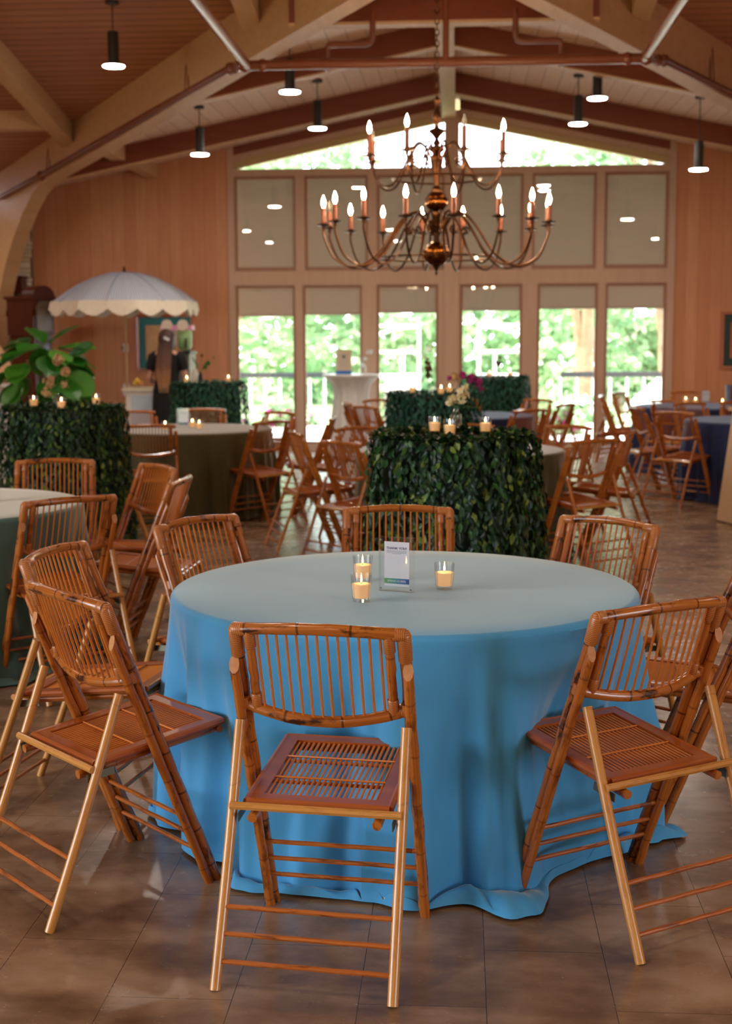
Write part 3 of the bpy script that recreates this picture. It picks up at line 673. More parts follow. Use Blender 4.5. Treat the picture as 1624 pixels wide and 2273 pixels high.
round_table(-2.63, 6.50, M['cloth_teal'], 'round table under a grey-teal cloth, cut off by the left edge', seed=5, puddle=0.06, dents=((A_(0.63, -0.3), 0.08, 0.3),))
round_table(-2.45, 12.1, M['cloth_olive'], 'round table under an olive cloth, behind the leafy table on the left', seed=6, puddle=0.03)
round_table(0.0, 9.9, M['cloth_olive'], 'round table under an olive cloth, half hidden by the near leafy cocktail table', seed=7, puddle=0.03)
round_table(0.02, 14.25, M['cloth_navy'], 'round blue-topped table before the glass doors, behind the second leafy table', seed=8, puddle=0.03)
round_table(2.95, 13.4, M['cloth_navy'], 'nearer of the two navy draped tables at the right edge', seed=9, puddle=0.04)
round_table(2.80, 16.1, M['cloth_navy'], 'farther navy draped table, close to the right board wall', seed=10, puddle=0.03)

# leaf-skirted cocktail tables
def leaf_skirt(r0, r1, h, n, seed, ln=0.050, wd=0.025):
    rnd = random.Random(seed); m = MB(); strands = int(2*PI*r0/0.034)
    per = n//strands
    for s in range(strands):
        a0 = 2*PI*s/strands; ph = rnd.uniform(0, 6)
        for k in range(per):
            q = (k+rnd.random())/per; z = h+0.012-q*(h-0.005)
            a = a0+0.03*math.sin(7*q+ph)+rnd.gauss(0, 0.03); rr = r0+(r1-r0)*q+0.018*math.sin(5*a0+2)+rnd.uniform(-0.008, 0.028)+0.014*math.sin(a*17+3*q)
            p = Vector((rr*math.cos(a), rr*math.sin(a), z)); out = Vector((math.cos(a), math.sin(a), 0)); side = Vector((-out.y, out.x, 0))
            d = Vector((0, 0, -1))+out*rnd.uniform(0.0, 0.55)+side*rnd.uniform(-0.85, 0.85)
            m.leaf(p, d, out+side*rnd.uniform(-0.6, 0.6), ln*rnd.uniform(0.7, 1.25), wd*rnd.uniform(0.75, 1.2), rnd.uniform(0.05, 0.35))
    for k in range(int(n*0.24)):
        a = rnd.uniform(0, 2*PI); rr = r0*math.sqrt(rnd.uniform(0.55, 1.08)); p = Vector((rr*math.cos(a), rr*math.sin(a), h+rnd.uniform(-0.012, 0.016)))
        d = Vector((rnd.uniform(-1, 1), rnd.uniform(-1, 1), rnd.uniform(-0.1, 0.55)))
        m.leaf(p, d, (0, 0, 1), ln*rnd.uniform(0.7, 1.1), wd, 0.2)
    return m
def hedge_table(x, y, label, mat, r=0.395, n=5200, seed=1, rot=0.0):
    t = thing('leafy_cocktail_table', label, 'cocktail table', (x, y, 0), rot, 'leaf-covered cocktail tables')
    leaf_skirt(r, r+0.07, 1.075, n, seed).build('leaf_skirt', mat, t, smooth=False)
    MB().lathe([(r-0.0, 0.01), (r-0.03, 0.5), (r-0.045, 1.045), (0.0, 1.05)], 40, caps=False).build('underskirt', M['skirt_core'], t)
    MB().lathe([(0.0, 1.035), (r-0.05, 1.035), (r-0.05, 1.062), (0.0, 1.062)], 40).build('tabletop', M['skirt_core'], t, smooth=False)
    return t
hA = hedge_table(-0.035, 6.95, 'waist-high cocktail table covered in green leaves, nearest and central', M['skirt_leaf'], n=6800, seed=21)
hedge_table(-2.86, 9.65, 'leaf-covered cocktail table at the left edge with three candles and cream flowers', M['skirt_leaf'], r=0.41, n=6000, seed=22)
hB = hedge_table(-0.24, 11.95, 'leaf-covered cocktail table holding magenta flowers, second behind the central one', M['skirt_teal'], r=0.385, n=4200, seed=23)
for x, y, lb in ((0.44, 16.75, 'small distant leaf-covered cocktail table in front of the glass door right of the post'), (-2.76, 14.8, 'teal leaf-covered cocktail table beside the woman in black')):
    c = dup(hB, (x, y, 0), 1.3*x, lb)

# ---------------------------------------------------------------- bamboo folding chairs
W_, TY, TZ, FY = 0.214, 0.202, 0.856, 0.535
PY, PZ, GY, GZ, SY, SZ = 0.258, 0.613, 0.597, 0.464, 0.165, 0.421
def bam(a, b, r, n=22, bow=(0, 0, 0), seed=0, taper=1.0, jit=0.0013):
    rnd = random.Random(seed); pts = []; rad = []; a = Vector(a); b = Vector(b); bow = Vector(bow); L_ = (b-a).length; ph = rnd.random()
    for i in range(n+1):
        t = i/n; v = t*L_/0.135+ph; nd = math.exp(-((v % 1.0-0.5)/0.05)**2)
        pts.append(a.lerp(b, t)+bow*math.sin(PI*t)+Vector((rnd.uniform(-1, 1), rnd.uniform(-1, 1), 0))*jit)
        rad.append(r*(1+(taper-1)*t)*(1+0.13*nd))
    return pts, rad
def backpt(x, top):
    """centre line of the bowed rails; x across"""
    q = max(0.0, 1-(x/W_)**2)
    if top: return Vector((x, TY-0.028*q, TZ+0.012*q))
    return Vector((x, PY+0.022-0.03*q, PZ+0.035-0.034*q))
def chair_parts(t, full=True):
    def tube(name, pts, rad, mat, sides=10, **k): return MB().tube(pts, rad, sides, **k).build(name, mat, t)
    for s in (-1, 1):
        p, r = bam((s*W_, FY+0.010, 0), (s*W_, TY, TZ), 0.0155, seed=3+s)
        if full:
            tube('front_leg', p, r, M['bam_dark'])
            p, r = bam((s*(W_+0.005), FY-0.019, 0), (s*(W_+0.008), TY+0.010, 0.762), 0.0135, seed=7+s, n=20)
            m = MB().tube(p, r, 10); ax = (p[-1]-p[-2]).normalized(); fr_ = Vector((0, ax.z, -ax.y)); c = p[-1]; b0 = len(m.v)-10
            for j in range(10): v = Vector(m.v[b0+j]); m.v[b0+j] = tuple(v+ax*((v-c).dot(fr_)*1.5))
            m.mi[-1] = 1; m.build('brace_pole', [M['bam_mid'], M['bam_cut']], t)
            p = [(s*(W_+0.006), 0.0, 0.0), (s*(W_+0.003), 0.12, 0.30), (s*(W_+0.001), PY-0.022, PZ)]
            tube('rear_leg', smooth_path(p, 5), [0.0136]*11, M['bam_light'])
        else:
            m = MB().tube(p[::3], r[::3], 7); p, r = bam((s*(W_+0.002), FY-0.017, 0), (s*(W_+0.002), TY+0.012, 0.768), 0.0135, seed=7+s, n=20); m.tube(p[::4], r[::4], 7)
            m.build('front_leg', M['bam_mid'], t)
            tube('rear_leg', [(s*(W_+0.006), 0, 0), (s*(W_+0.001), PY-0.022, PZ)], 0.0125, M['bam_mid'], 7)
    n = 14; xs = [-W_+2*W_*i/n for i in range(n+1)]
    inner = W_-0.037
    sp_x = [-inner+0.021+(2*inner-0.042)*i/12 for i in range(13)]
    def wraps(m, c, ax, half, r):
        c = Vector(c); ax = Vector(ax).normalized(); m.tube([c-ax*half, c-ax*half*0.9, c+ax*half*0.9, c+ax*half], [r*0.9, r, r, r*0.9], 10)
    if full:
        rr = [0.0152*(1+0.13*math.exp(-(((i+1) % 4-1.5)/0.5)**2)) for i in range(n+1)]
        tr = tube('top_rail', [backpt(x, True) for x in xs], rr, M['bam_dark'])
        br = tube('bottom_rail', [backpt(x, False) for x in xs], rr, M['bam_dark'])
        for s in (-1, 1):
            a = backpt(s*inner, False); b = backpt(s*inner, True)
            p, r = bam(a, b, 0.0122, n=12, seed=11+s); ip = tube('inner_post', p, r, M['bam_mid'])
            d = b-a
            m = MB(); wraps(m, b-d*0.11, d, 0.028, 0.0152); m.build('rattan_binding', M['wrap'], ip)
            m = MB(); wraps(m, a+d*0.1, d, 0.022, 0.0148); m.build('rattan_binding', M['wrap'], ip)
            m = MB(); e = Vector((s*W_, TY, TZ)); wraps(m, e-Vector((0, -0.012, 0.034)), (0, -0.35, 0.94), 0.04, 0.0186); wraps(m, e-Vector((s*0.022, 0.003, -0.001)), (1, 0, 0), 0.028, 0.018)
            m.lathe([(0.0, -0.0178), (0.0125, -0.0125), (0.0178, 0), (0.0125, 0.0125), (0.0, 0.0178)], 10, tuple(e)); m.build('rattan_binding', M['wrap'], tr)
            m = MB(); e = backpt(s*(W_-0.012), False); wraps(m, e, (1, 0, 0), 0.02, 0.0175); wraps(m, (s*W_, PY+0.014, PZ+0.04), (0, -0.37, 0.93), 0.016, 0.0185); m.build('rattan_binding', M['wrap'], br)
        m0 = None
        for x in sp_x: tube('spindle', arc(backpt(x, False), backpt(x, True), (0, -0.002, 0), 4), 0.0036, M['cane'], 6)
    else:
        m = MB(); m.tube([backpt(x, True) for x in xs[::2]], 0.0155, 7).tube([backpt(x, False) for x in xs[::2]], 0.0142, 7)
        for s in (-1, 1): m.tube([backpt(s*inner, False), backpt(s*inner, True)], 0.0125, 6)
        for x in sp_x: m.tube([backpt(x, False), backpt(x, True)], 0.0042, 5)
        m.build('backrest', M['bam_mid'], t)
    # seat: mitred frame, slats, two strips of twine, side poles
    hw = 0.183; th = math.atan2(GZ-SZ, GY-SY); ru = Matrix.Rotation(th, 3, 'X'); o = Vector((0, SY, SZ)); ln = (GY-SY)/math.cos(th)
    loc = lambda x, y, z: tuple(o+ru @ Vector((x, y, z)))
    m = MB(); f = 0.036
    def bar(quad, z0, z1): m.prism(quad, lambda p: loc(p[0], p[1], z0), lambda p: loc(p[0], p[1], z1))
    bar([(-hw, 0.01), (hw, 0.01), (hw-f, f+0.01), (-hw+f, f+0.01)], -0.012, 0.006); bar([(-hw, ln), (-hw+f, ln-f), (hw-f, ln-f), (hw, ln)], -0.012, 0.006)
    bar([(-hw, 0.01), (-hw+f, f+0.01), (-hw+f, ln-f), (-hw, ln)], -0.012, 0.006); bar([(hw, 0.01), (hw, ln), (hw-f, ln-f), (hw-f, f+0.01)], -0.012, 0.006)
    for q in ([(-hw, 0.01), (hw, 0.01)], [(-hw, ln), (hw, ln)], [(-hw, 0.01), (-hw, ln)], [(hw, 0.01), (hw, ln)]): m.tube([loc(q[0][0], q[0][1], -0.002), loc(q[1][0], q[1][1], -0.002)], 0.0105, 8 if full else 5)
    ms = MB(); ns = 21
    for i in range(ns):
        x = -hw+f+0.006+(2*hw-2*f-0.012)*i/(ns-1); ms.tube([loc(x, f, -0.002), loc(x, ln-f, -0.002)], 0.0038, 5)
    for q in (0.36, 0.67):
        y = ln*q; ms.tube([loc(-hw+f, y, 0.003), loc(hw-f, y, 0.003)], 0.003, 4); ms.tube([loc(-hw+f, y-0.006, -0.008), loc(hw-f, y-0.006, -0.008)], 0.005, 4)
    if full:
        m.build('seat_frame', M['seat_wood'], t); ms.build('seat_slats', M['slat'], t)
        for s in (-1, 1): tube('seat_pole', [loc(s*0.158, -0.035, -0.025), loc(s*0.158, ln-0.01, -0.025)], 0.0125, M['bam_mid'])
        tube('seat_pole', [loc(-hw, ln-0.012, -0.024), loc(hw, ln-0.012, -0.024)], 0.011, M['bam_mid'])
        for s in (-1, 1): MB().beam((s*(W_-0.018), 0.140, 0.388), (s*(W_-0.018), 0.225, 0.398), 0.003, 0.022).build('hinge_plate', M['steel'], t, smooth=False)
    else:
        ms.f and None
        for q in ms.f: pass
        b = len(m.v); m.v += ms.v; [m.face([b+i for i in q]) for q in ms.f]
        for s in (-1, 1): m.tube([loc(s*0.158, -0.035, -0.025), loc(s*0.158, ln-0.01, -0.025)], 0.0125, 6)
        m.build('seat', M['seat_wood'], t, smooth=False)
    tube('cross_bar', [(-W_-0.004, SY-0.018, SZ-0.004), (W_+0.004, SY-0.018, SZ-0.004)], 0.0105, M['bam_light'], 8 if full else 6)
    for z in (0.185, 0.125, 0.064):
        y = z*0.385; tube('rung', [(-W_-0.004+(2*W_+0.008)*q/6, y+0.0012*math.sin(9*q+z*99), z) for q in range(7)], 0.0067, M['rung'], 8 if full else 5)
    for z in (0.215, 0.160, 0.105):
        y = FY-0.012-z*0.395; tube('rung', [(-W_-0.003+(2*W_+0.006)*q/6, y+0.0012*math.sin(9*q+z*99), z) for q in range(7)], 0.0067, M['rung'], 8 if full else 5)
CAT = 'chair'
near0 = thing('bamboo_folding_chair', '', CAT); chair_parts(near0, True)
far0 = thing('bamboo_folding_chair', '', CAT); chair_parts(far0, False)
cu_ = {0: 0, 1: 0}
def chair(x, y, deg, label, group, far=0):
    src = far0 if far else near0
    if not cu_[far]: cu_[far] = 1; o = src; o.location = (x, y, 0); o.rotation_euler = (0, 0, R(deg)); o['label'] = label; o['group'] = group
    else: o = dup(src, (x, y, 0), R(deg), label, group)
    return o
G1 = 'bamboo chairs around the sky blue table'
chair(-0.371, 3.069, -7.2, 'bamboo folding chair seen whole from behind, centre front at the sky blue table', G1)
chair(-1.245, 3.547, -45.4, 'bamboo folding chair at near left of the sky blue table, its slatted seat showing', G1)
chair(-1.556, 4.464, -100, 'bamboo chair left of the sky blue table, half hidden behind the near left chair', G1)
chair(-1.192, 5.313, -123.7, 'bamboo chair at back left rim of the sky blue table, beside the open aisle', G1)
chair(-0.262, 5.804, 182.4, 'bamboo chair facing the camera across the sky blue table, behind the sign', G1)
chair(0.707, 5.40, 139.2, 'bamboo chair at the back right rim of the sky blue table, against bright floor', G1)
chair(0.647, 3.421, 33.5, 'bamboo folding chair at near right of the sky blue table, back turned to camera', G1)
chair(1.19, 4.48, 86, 'bamboo chair right of the sky blue table, seen through the near right chair', G1)
G2 = 'bamboo chairs around the grey-teal table'
chair(-1.599, 5.746, 41.3, 'bamboo chair with its back to us at the grey-teal table on the left', G2)
chair(-2.398, 7.966, 189.9, 'bamboo chair facing us across the grey-teal table, before the leafy table', G2)
chair(-1.52, 7.55, 128, 'farther of the two side-on bamboo chairs right of the grey-teal table', G2)
chair(-1.208, 6.725, 88.6, 'nearer of the two side-on bamboo chairs right of the grey-teal table', G2)
G3 = 'bamboo chairs around the left olive table'
for a in [(-2.50, 10.74, 10, 'distant bamboo chair backed to us in front of the left olive table', 0), (-1.44, 11.32, 52, 'bamboo chair angled at the right of the left olive table, seat glowing orange', 0),
          (-1.58, 13.0, 140, 'bamboo chair behind the right rim of the left olive table, against the glass door', 0), (-0.93, 12.05, 89, 'bamboo chair seen edge-on farther right of the left olive table', 0),
          (-2.56, 13.6, 184, 'bamboo chair facing us behind the left olive table, before the teal leafy table', 0), (-3.25, 13.2, 205, 'bamboo chair behind the left olive table by the leafy table at left', 0)]:
    chair(a[0], a[1], a[2], a[3], G3, 1)
G4 = 'bamboo chairs around the central olive table'
for a in [(-1.416, 10.04, -70.7, 'dark bamboo chair seen side-on in the aisle left of the leafy centre table'), (-0.948, 9.02, -46.6, 'dark bamboo chair turned away just left of the leafy centre table'),
          (-0.951, 10.77, -135.5, 'dark bamboo chair facing us behind those left of the leafy centre table'), (1.05, 9.21, 38.7, 'bamboo chair backed to us right of the leafy centre table, light through its spindles'),
          (1.46, 10.15, 76, 'edge-on bamboo chair just behind the one right of the leafy centre table'), (0.99, 11.0, 140.7, 'dark bamboo chair facing us behind the olive table right of the leafy centre table'),
          (0.06, 11.15, 182, 'bamboo chair top rail showing just behind the candles on the leafy centre table')]:
    chair(a[0], a[1], a[2], a[3], G4, 1)
G5 = 'bamboo chairs around the blue-topped table'
for a in [(0.80, 13.1, 38, 'bamboo chair backed to us at the blue-topped table before the glass doors'), (1.02, 15.53, 134.5, 'bamboo chair behind the blue-topped table, nearest the far leafy table'),
          (1.28, 14.2, 60, 'bamboo chair side-on right of the blue-topped table'), (-1.12, 13.75, -50, 'bamboo chair left of the second leafy table, turned away toward the doors'),
          (-1.41, 14.6, -73.6, 'narrow edge-on bamboo chair in front of the white cocktail table'), (-1.10, 15.5, -130, 'farthest bamboo chair left of the second leafy table, facing us'),
          (0.0, 15.7, 186, 'bamboo chair behind the blue-topped table, one post showing past the leafy table')]:
    chair(a[0], a[1], a[2], a[3], G5, 1)
G6 = 'bamboo chairs around the navy tables'
for a in [(1.87, 12.72, -44, 'orange bamboo chair whole in view, backed to us at the nearer navy table'), (1.58, 13.75, -78, 'bamboo chair side-on at left of the nearer navy table'),
          (2.32, 14.70, -150, 'bamboo chair facing us from behind the nearer navy table, left one'), (2.13, 14.95, -44, 'bamboo chair backed to us in front of the farther navy table'),
          (1.83, 17.43, -120, 'sunlit bamboo chair against the glass door left of the farther navy table'), (1.49, 16.35, -99, 'sunlit bamboo chair edge-on before the door mullion left of the farther navy table'),
          (2.83, 17.75, 194, 'bamboo chair facing us against the right board wall behind the farther navy table'), (2.92, 15.0, 198, 'bamboo chair between the two navy tables, cut off by the right edge')]:
    chair(a[0], a[1], a[2], a[3], G6, 1)

# ---------------------------------------------------------------- candles, signs, vases
cd0 = thing('votive_candle', '', 'candle')
MB().lathe([(0.0, 0.0), (0.026, 0.0), (0.029, 0.01), (0.034, 0.085), (0.0325, 0.085), (0.0275, 0.012), (0.0, 0.010)], 24, caps=False).build('glass_cup', M['clear'], cd0)
MB().lathe([(0.0, 0.012), (0.026, 0.012), (0.030, 0.054), (0.024, 0.056), (0.0, 0.053)], 20).build('wax', M['wax'], cd0)
MB().tube([(0, 0, 0.053), (0.001, 0, 0.061)], 0.0008, 5).build('wick', M['black_metal'], cd0)
MB().lathe([(0.0, 0.059), (0.0022, 0.063), (0.0029, 0.067), (0.0017, 0.076), (0.0, 0.086)], 8).build('flame', M['flame'], cd0)
cn = [0]
def candle(x, y, z, label, group):
    if not cn[0]: cn[0] = 1; o = cd0; o.location = (x, y, z); o['label'] = label; o['group'] = group
    else: o = dup(cd0, (x, y, z), x*3, label, group)
ZT = 0.768; ZH = 1.082
candle(-0.301, 4.117, ZT, 'lit votive candle nearest the camera on the sky blue table', 'votives on the sky blue table')
candle(-0.322, 4.47, ZT, 'lit votive candle just behind the front one on the sky blue table', 'votives on the sky blue table')
candle(-0.047, 4.333, ZT, 'lit votive candle standing alone right of the thank-you sign', 'votives on the sky blue table')
for x, y, lb in ((-0.13, 7.06, 'lit votive left of the vase on the nearest leafy table'), (-0.05, 6.84, 'lit votive in front of the vase on the nearest leafy table'), (0.133, 7.03, 'lit votive right of the vase on the nearest leafy table')): candle(x, y, ZH, lb, 'votives on the nearest leafy table')
for x, y, lb in ((-3.10, 9.72, 'lit votive nearest the left edge on the left leafy table'), (-2.80, 9.40, 'middle lit votive on the left leafy table'), (-2.70, 9.95, 'lit votive right of the flowers on the left leafy table')): candle(x, y, ZH, lb, 'votives on the left leafy table')
for x, y, lb in ((-0.41, 11.9, 'dim lit votive at the left rim of the second leafy table'), (-0.16, 11.72, 'lit votive in the middle of the second leafy table'), (-0.09, 12.0, 'lit votive touching the magenta flowers on the second leafy table')): candle(x, y, ZH, lb, 'votives on the second leafy table')
for x, y, lb in ((0.36, 16.6, 'tiny lit votive at left on the farthest leafy table'), (0.62, 16.9, 'tiny lit votive at right on the farthest leafy table')): candle(x, y, ZH, lb, 'votives on the farthest leafy table')
for x, y, lb in ((-2.98, 14.72, 'lit votive in front of the woman on the teal leafy table'), (-2.56, 14.95, 'lit votive near the right rim of the teal leafy table')): candle(x, y, ZH, lb, 'votives on the teal leafy table')
for x, y, lb in ((-2.41, 12.12, 'lit votive left of its pair on the left olive table'), (-2.31, 11.92, 'lit votive right of its pair on the left olive table'), (-2.59, 11.80, 'lit votive behind the chair back on the left olive table')): candle(x, y, ZT, lb, 'votives on the left olive table')
for x, y, lb in ((2.79, 16.35, 'lit votive left of the sign on the farther navy table'), (3.02, 15.9, 'lit votive right of the sign on the farther navy table'), (2.70, 16.5, 'empty-looking votive glass left of the others on the farther navy table')): candle(x, y, ZT, lb, 'votives on the farther navy table')

paper = NT('sign_card'); _c = paper.coord(); _n = paper.noise(paper.mapped(_c, (14, 14, 14)), 1.0, 2, 0.5)
paper.bsdf(paper.mix(_n, L(222, 228, 240), L(246, 247, 250)), 0.6); M['paper'] = paper.m
def band_mat():
    t = NT('card_band'); sp = t.n('ShaderNodeSeparateXYZ'); t.l(t.coord('Generated'), sp.inputs[0])
    t.bsdf(t.ramp(sp.outputs[0], [(0.0, L(112, 176, 88)), (0.45, L(60, 150, 150)), (0.75, L(30, 110, 180)), (1.0, L(20, 70, 150))]), 0.5); return t.m
M['band'] = band_mat()
M['ink_blue'] = plain('blue_ink', L(42, 66, 138), 0.6); M['ink_grey'] = plain('grey_ink', L(150, 160, 190), 0.6); M['ink_white'] = plain('white_ink', L(240, 244, 248), 0.6)
def make_sign():
    t = thing('sign_holder', '', 'sign')
    w, h, d = 0.059, 0.175, 0.011
    MB().box((-w, -d, 0), (w, d, h)).build('acrylic_block', M['acrylic'], t, smooth=False)
    cd = MB().box((-0.043, -0.0008, 0.016), (0.043, 0.0008, 0.160)).build('card', M['paper'], t, smooth=False)
    MB().box((-0.043, -0.0016, 0.024), (0.043, -0.0008, 0.041)).build('colour_band', M['band'], cd, smooth=False)
    rx = (R(90), 0, 0)
    text('heading', 'THANK YOU!', 0.0115, (0, -0.0014, 0.139), rx, M['ink_blue'], cd)
    text('caption', 'SPRING\u2022SOIR\u00c9E', 0.0095, (0, -0.0022, 0.0325), rx, M['ink_white'], cd)
    m = MB()
    for k, (z, hw) in enumerate(((0.131, 0.035), (0.1278, 0.035), (0.1246, 0.034), (0.1214, 0.016))): m.box((-hw, -0.0012, z-0.0006), (hw, -0.0008, z+0.0006))
    m.build('small_print', M['ink_grey'], cd, smooth=False)
    for x in (-w+0.007, w-0.007):
        for z in (0.009, h-0.009): MB().lathe([(0.0028, -0.001), (0.0028, 0.001), (0.0, 0.0012)], 8).build('magnet', M['steel'], t, loc=(x, -d*0.9, z)).rotation_euler = (R(90), 0, 0)
    return t
sg0 = make_sign(); sg0.location = (-0.199, 4.287, ZT); sg0.rotation_euler = (0, 0, R(-20)); sg0['group'] = 'clear table signs'
sg0['label'] = 'clear acrylic thank-you sign beside the candles on the sky blue table'
for x, y, rz, lb in ((-2.36, 6.62, 10, 'clear acrylic sign cut by the left edge on the grey-teal table'), (-2.52, 12.25, -8, 'small clear sign beside the votives on the left olive table'), (2.90, 16.3, -6, 'small clear sign on the farther navy table')):
    dup(sg0, (x, y, ZT), R(rz), lb)

M['petal_cream'] = leaf_mat('cream_petals', [(0, L(232, 214, 158)), (0.6, L(244, 232, 190)), (1, L(250, 244, 220))], 0.2, 0.7, 0.2)
M['petal_pink'] = leaf_mat('magenta_petals', [(0, L(150, 30, 110)), (0.6, L(196, 50, 140)), (1, L(214, 110, 170))], 0.2, 0.7, 0.2)
M['petal_white'] = leaf_mat('white_petals', [(0, L(224, 228, 224)), (1, L(250, 250, 248))], 0.2, 0.7, 0.2)
M['petal_dark'] = leaf_mat('dried_petals', [(0, L(86, 62, 40)), (0.6, L(128, 98, 64)), (1, L(70, 70, 40))], 0.2, 0.7, 0.2)
M['petal_peach'] = leaf_mat('peach_petals', [(0, L(206, 164, 116)), (0.6, L(222, 186, 142)), (1, L(196, 170, 110))], 0.2, 0.7, 0.2)
M['stem'] = plain('stem_green', L(62, 104, 40), 0.6)
M['dark_glass'] = plain('dark_bottle', L(34, 24, 20), 0.12)
def bouquet(name, label, x, y, z, heads, bottle=(0.030, 0.115), vmat=None, leaves=(), seed=1):
    rnd = random.Random(seed); t = thing(name, label, 'vase', (x, y, z)); br, bh = bottle
    MB().lathe([(0.0, 0.0), (br, 0.0), (br, bh*0.72), (br*0.45, bh*0.86), (br*0.42, bh), (br*0.5, bh+0.004), (br*0.38, bh), (br*0.85, bh*0.7), (br*0.88, 0.006), (0.0, 0.006)], 16, caps=False).build('bottle', vmat or M['clear'], t)
    ms = MB()
    for (dx, dy, dz, sp, mt, n) in heads:
        ms.tube(smooth_path([(0, 0, 0.01), (0, 0, bh*0.95), (dx*0.5, dy*0.5, bh+(dz-bh)*0.55), (dx, dy, dz)], 3), 0.0018, 5)
    for (dx, dy, dz, l) in leaves: ms.leaf((dx*0.4, dy*0.4, bh), (dx, dy, dz), (0, 0, 1), l, l*0.3)
    ms.build('stem', M['stem'], t)
    for (dx, dy, dz, sp, mt, n) in heads:
        m = MB()
        for k in range(n):
            d = Vector((rnd.gauss(0, 1), rnd.gauss(0, 1), rnd.gauss(0, 1))); d.normalize(); q = Vector((dx, dy, dz))+d*sp*rnd.uniform(0.2, 0.8)
            for j in range(5):
                e = d.orthogonal(); e.rotate(Matrix.Rotation(2*PI*j/5+k, 3, d)); m.leaf(q, e+d*0.3, d, sp*0.42, sp*0.34, 0.2)
        m.build('flower_head', M[mt], t, smooth=False)
    return t
bouquet('bud_vase', 'clear bottle vase with cream flowers on the nearest leafy table', -0.02, 7.25, ZH, [(0.03, -0.02, 0.185, 0.05, 'petal_cream', 26), (-0.02, 0, 0.165, 0.045, 'petal_cream', 22), (0.05, 0.02, 0.225, 0.03, 'petal_cream', 14), (-0.04, 0.01, 0.145, 0.03, 'petal_cream', 12)], leaves=((0.12, 0, 0.01, 0.1), (0.08, 0.05, 0.03, 0.07)), seed=2)
bouquet('bud_vase', 'bottle vase of peach blossoms among the fig leaves on the left leafy table', -2.98, 9.9, ZH, [(0.02, 0, 0.34, 0.055, 'petal_peach', 24), (0.07, 0, 0.25, 0.05, 'petal_peach', 22), (-0.05, 0, 0.18, 0.06, 'petal_peach', 26), (-0.08, 0, 0.10, 0.05, 'petal_peach', 18), (0.06, 0, 0.16, 0.04, 'petal_peach', 14)], bottle=(0.03, 0.10), seed=3)
bouquet('bud_vase', 'vase of magenta flowers on the second leafy table', 0.0, 12.05, ZH, [(0.1, 0, 0.13, 0.055, 'petal_pink', 26), (0.16, 0.02, 0.09, 0.05, 'petal_pink', 22), (0.03, 0, 0.16, 0.05, 'petal_pink', 22), (-0.05, 0, 0.14, 0.05, 'petal_peach', 20), (0.19, 0, 0.04, 0.035, 'petal_pink', 12), (-0.09, 0, 0.13, 0.035, 'petal_pink', 12)], bottle=(0.035, 0.09), seed=4)
bouquet('bud_vase', 'slim vase with tall dried blooms behind the candles of the second leafy table', -0.28, 12.2, ZH, [(0.0, 0, 0.21, 0.05, 'petal_dark', 22), (-0.01, 0, 0.27, 0.04, 'petal_dark', 16), (-0.03, 0, 0.32, 0.025, 'petal_cream', 10), (0.0, 0, 0.15, 0.04, 'petal_dark', 14)], bottle=(0.025, 0.07), seed=5)
bouquet('bud_vase', 'slim vase with one dark drooping leaf on the farthest leafy table', 0.48, 16.9, ZH, [(0, 0, 0.17, 0.05, 'petal_dark', 24), (0.01, 0, 0.24, 0.035, 'petal_dark', 14)], bottle=(0.025, 0.08), seed=6)
bouquet('bud_vase', 'dark bottle with green sprigs on the teal leafy table', -2.86, 14.9, ZH, [(0.09, 0, 0.22, 0.045, 'fig_leaf', 14), (0.16, 0, 0.28, 0.03, 'fig_leaf', 9), (0.02, 0, 0.3, 0.03, 'petal_dark', 12), (0.05, 0, 0.17, 0.04, 'fig_leaf', 14)], bottle=(0.028, 0.12), vmat=M['dark_glass'], leaves=((-0.05, 0, 0.15, 0.2),), seed=7)
bouquet('bud_vase', 'clear vase with white blossoms on the white cocktail table', -1.29, 18.22, 1.085, [(0.08, 0, 0.30, 0.05, 'petal_white', 20), (0.02, 0, 0.2, 0.045, 'petal_white', 18), (-0.01, 0, 0.13, 0.04, 'petal_white', 12)], bottle=(0.032, 0.14), seed=8)
jar = thing('glass_jar', 'pale glass jar left of the dark bottle on the teal leafy table', 'jar', (-2.945, 15.0, ZH))
MB().lathe([(0.0, 0.0), (0.035, 0), (0.04, 0.02), (0.04, 0.10), (0.028, 0.13), (0.03, 0.15), (0.0, 0.15)], 14).build('body', M['white'], jar); MB().lathe([(0.032, 0.15), (0.032, 0.18), (0.0, 0.185)], 14).build('lid', M['clear'], jar)

# white cocktail table by the glass with a leaning notice
wt = thing('cocktail_table', 'tall white cocktail table with gathered cloth in front of the glass doors', 'cocktail table', (-1.46, 18.28, 0))
def gather(r, z, a): return r*(1+0.06*math.sin(15*a)*min(1, (1.07-z)*3))
MB().lathe([(0.36, 0.01), (0.30, 0.3), (0.25, 0.62), (0.23, 0.8), (0.26, 0.95), (0.36, 1.05)], 90, caps=False, wob=gather).build('tablecloth', M['cloth_white'], wt)
MB().lathe([(0.0, 1.055), (0.38, 1.055), (0.38, 1.083), (0.0, 1.083)], 40).build('tabletop', M['white'], wt, smooth=False)
ws = thing('notice_board', 'paper notice with a blue foot leaning on the white cocktail table', 'sign', (-1.55, 18.15, 1.084), R(-3))
tl = Matrix.Rotation(R(-9), 3, 'X')
MB().box((-0.105, -0.006, 0), (0.105, 0.0, 0.335), tl, (0, 0, 0)).build('card', plain('notice_paper', L(206, 190, 160), 0.6), ws, smooth=False)
MB().box((-0.105, -0.008, 0), (0.105, -0.006, 0.05), tl, (0, 0, 0)).build('blue_band', plain('notice_blue', L(40, 110, 190), 0.6), ws, smooth=False)
MB().beam((0, 0.02, 0.25), (0, 0.13, 0.004), 0.03, 0.006).build('easel_leg', M['black_metal'], ws, smooth=False)
m = MB()
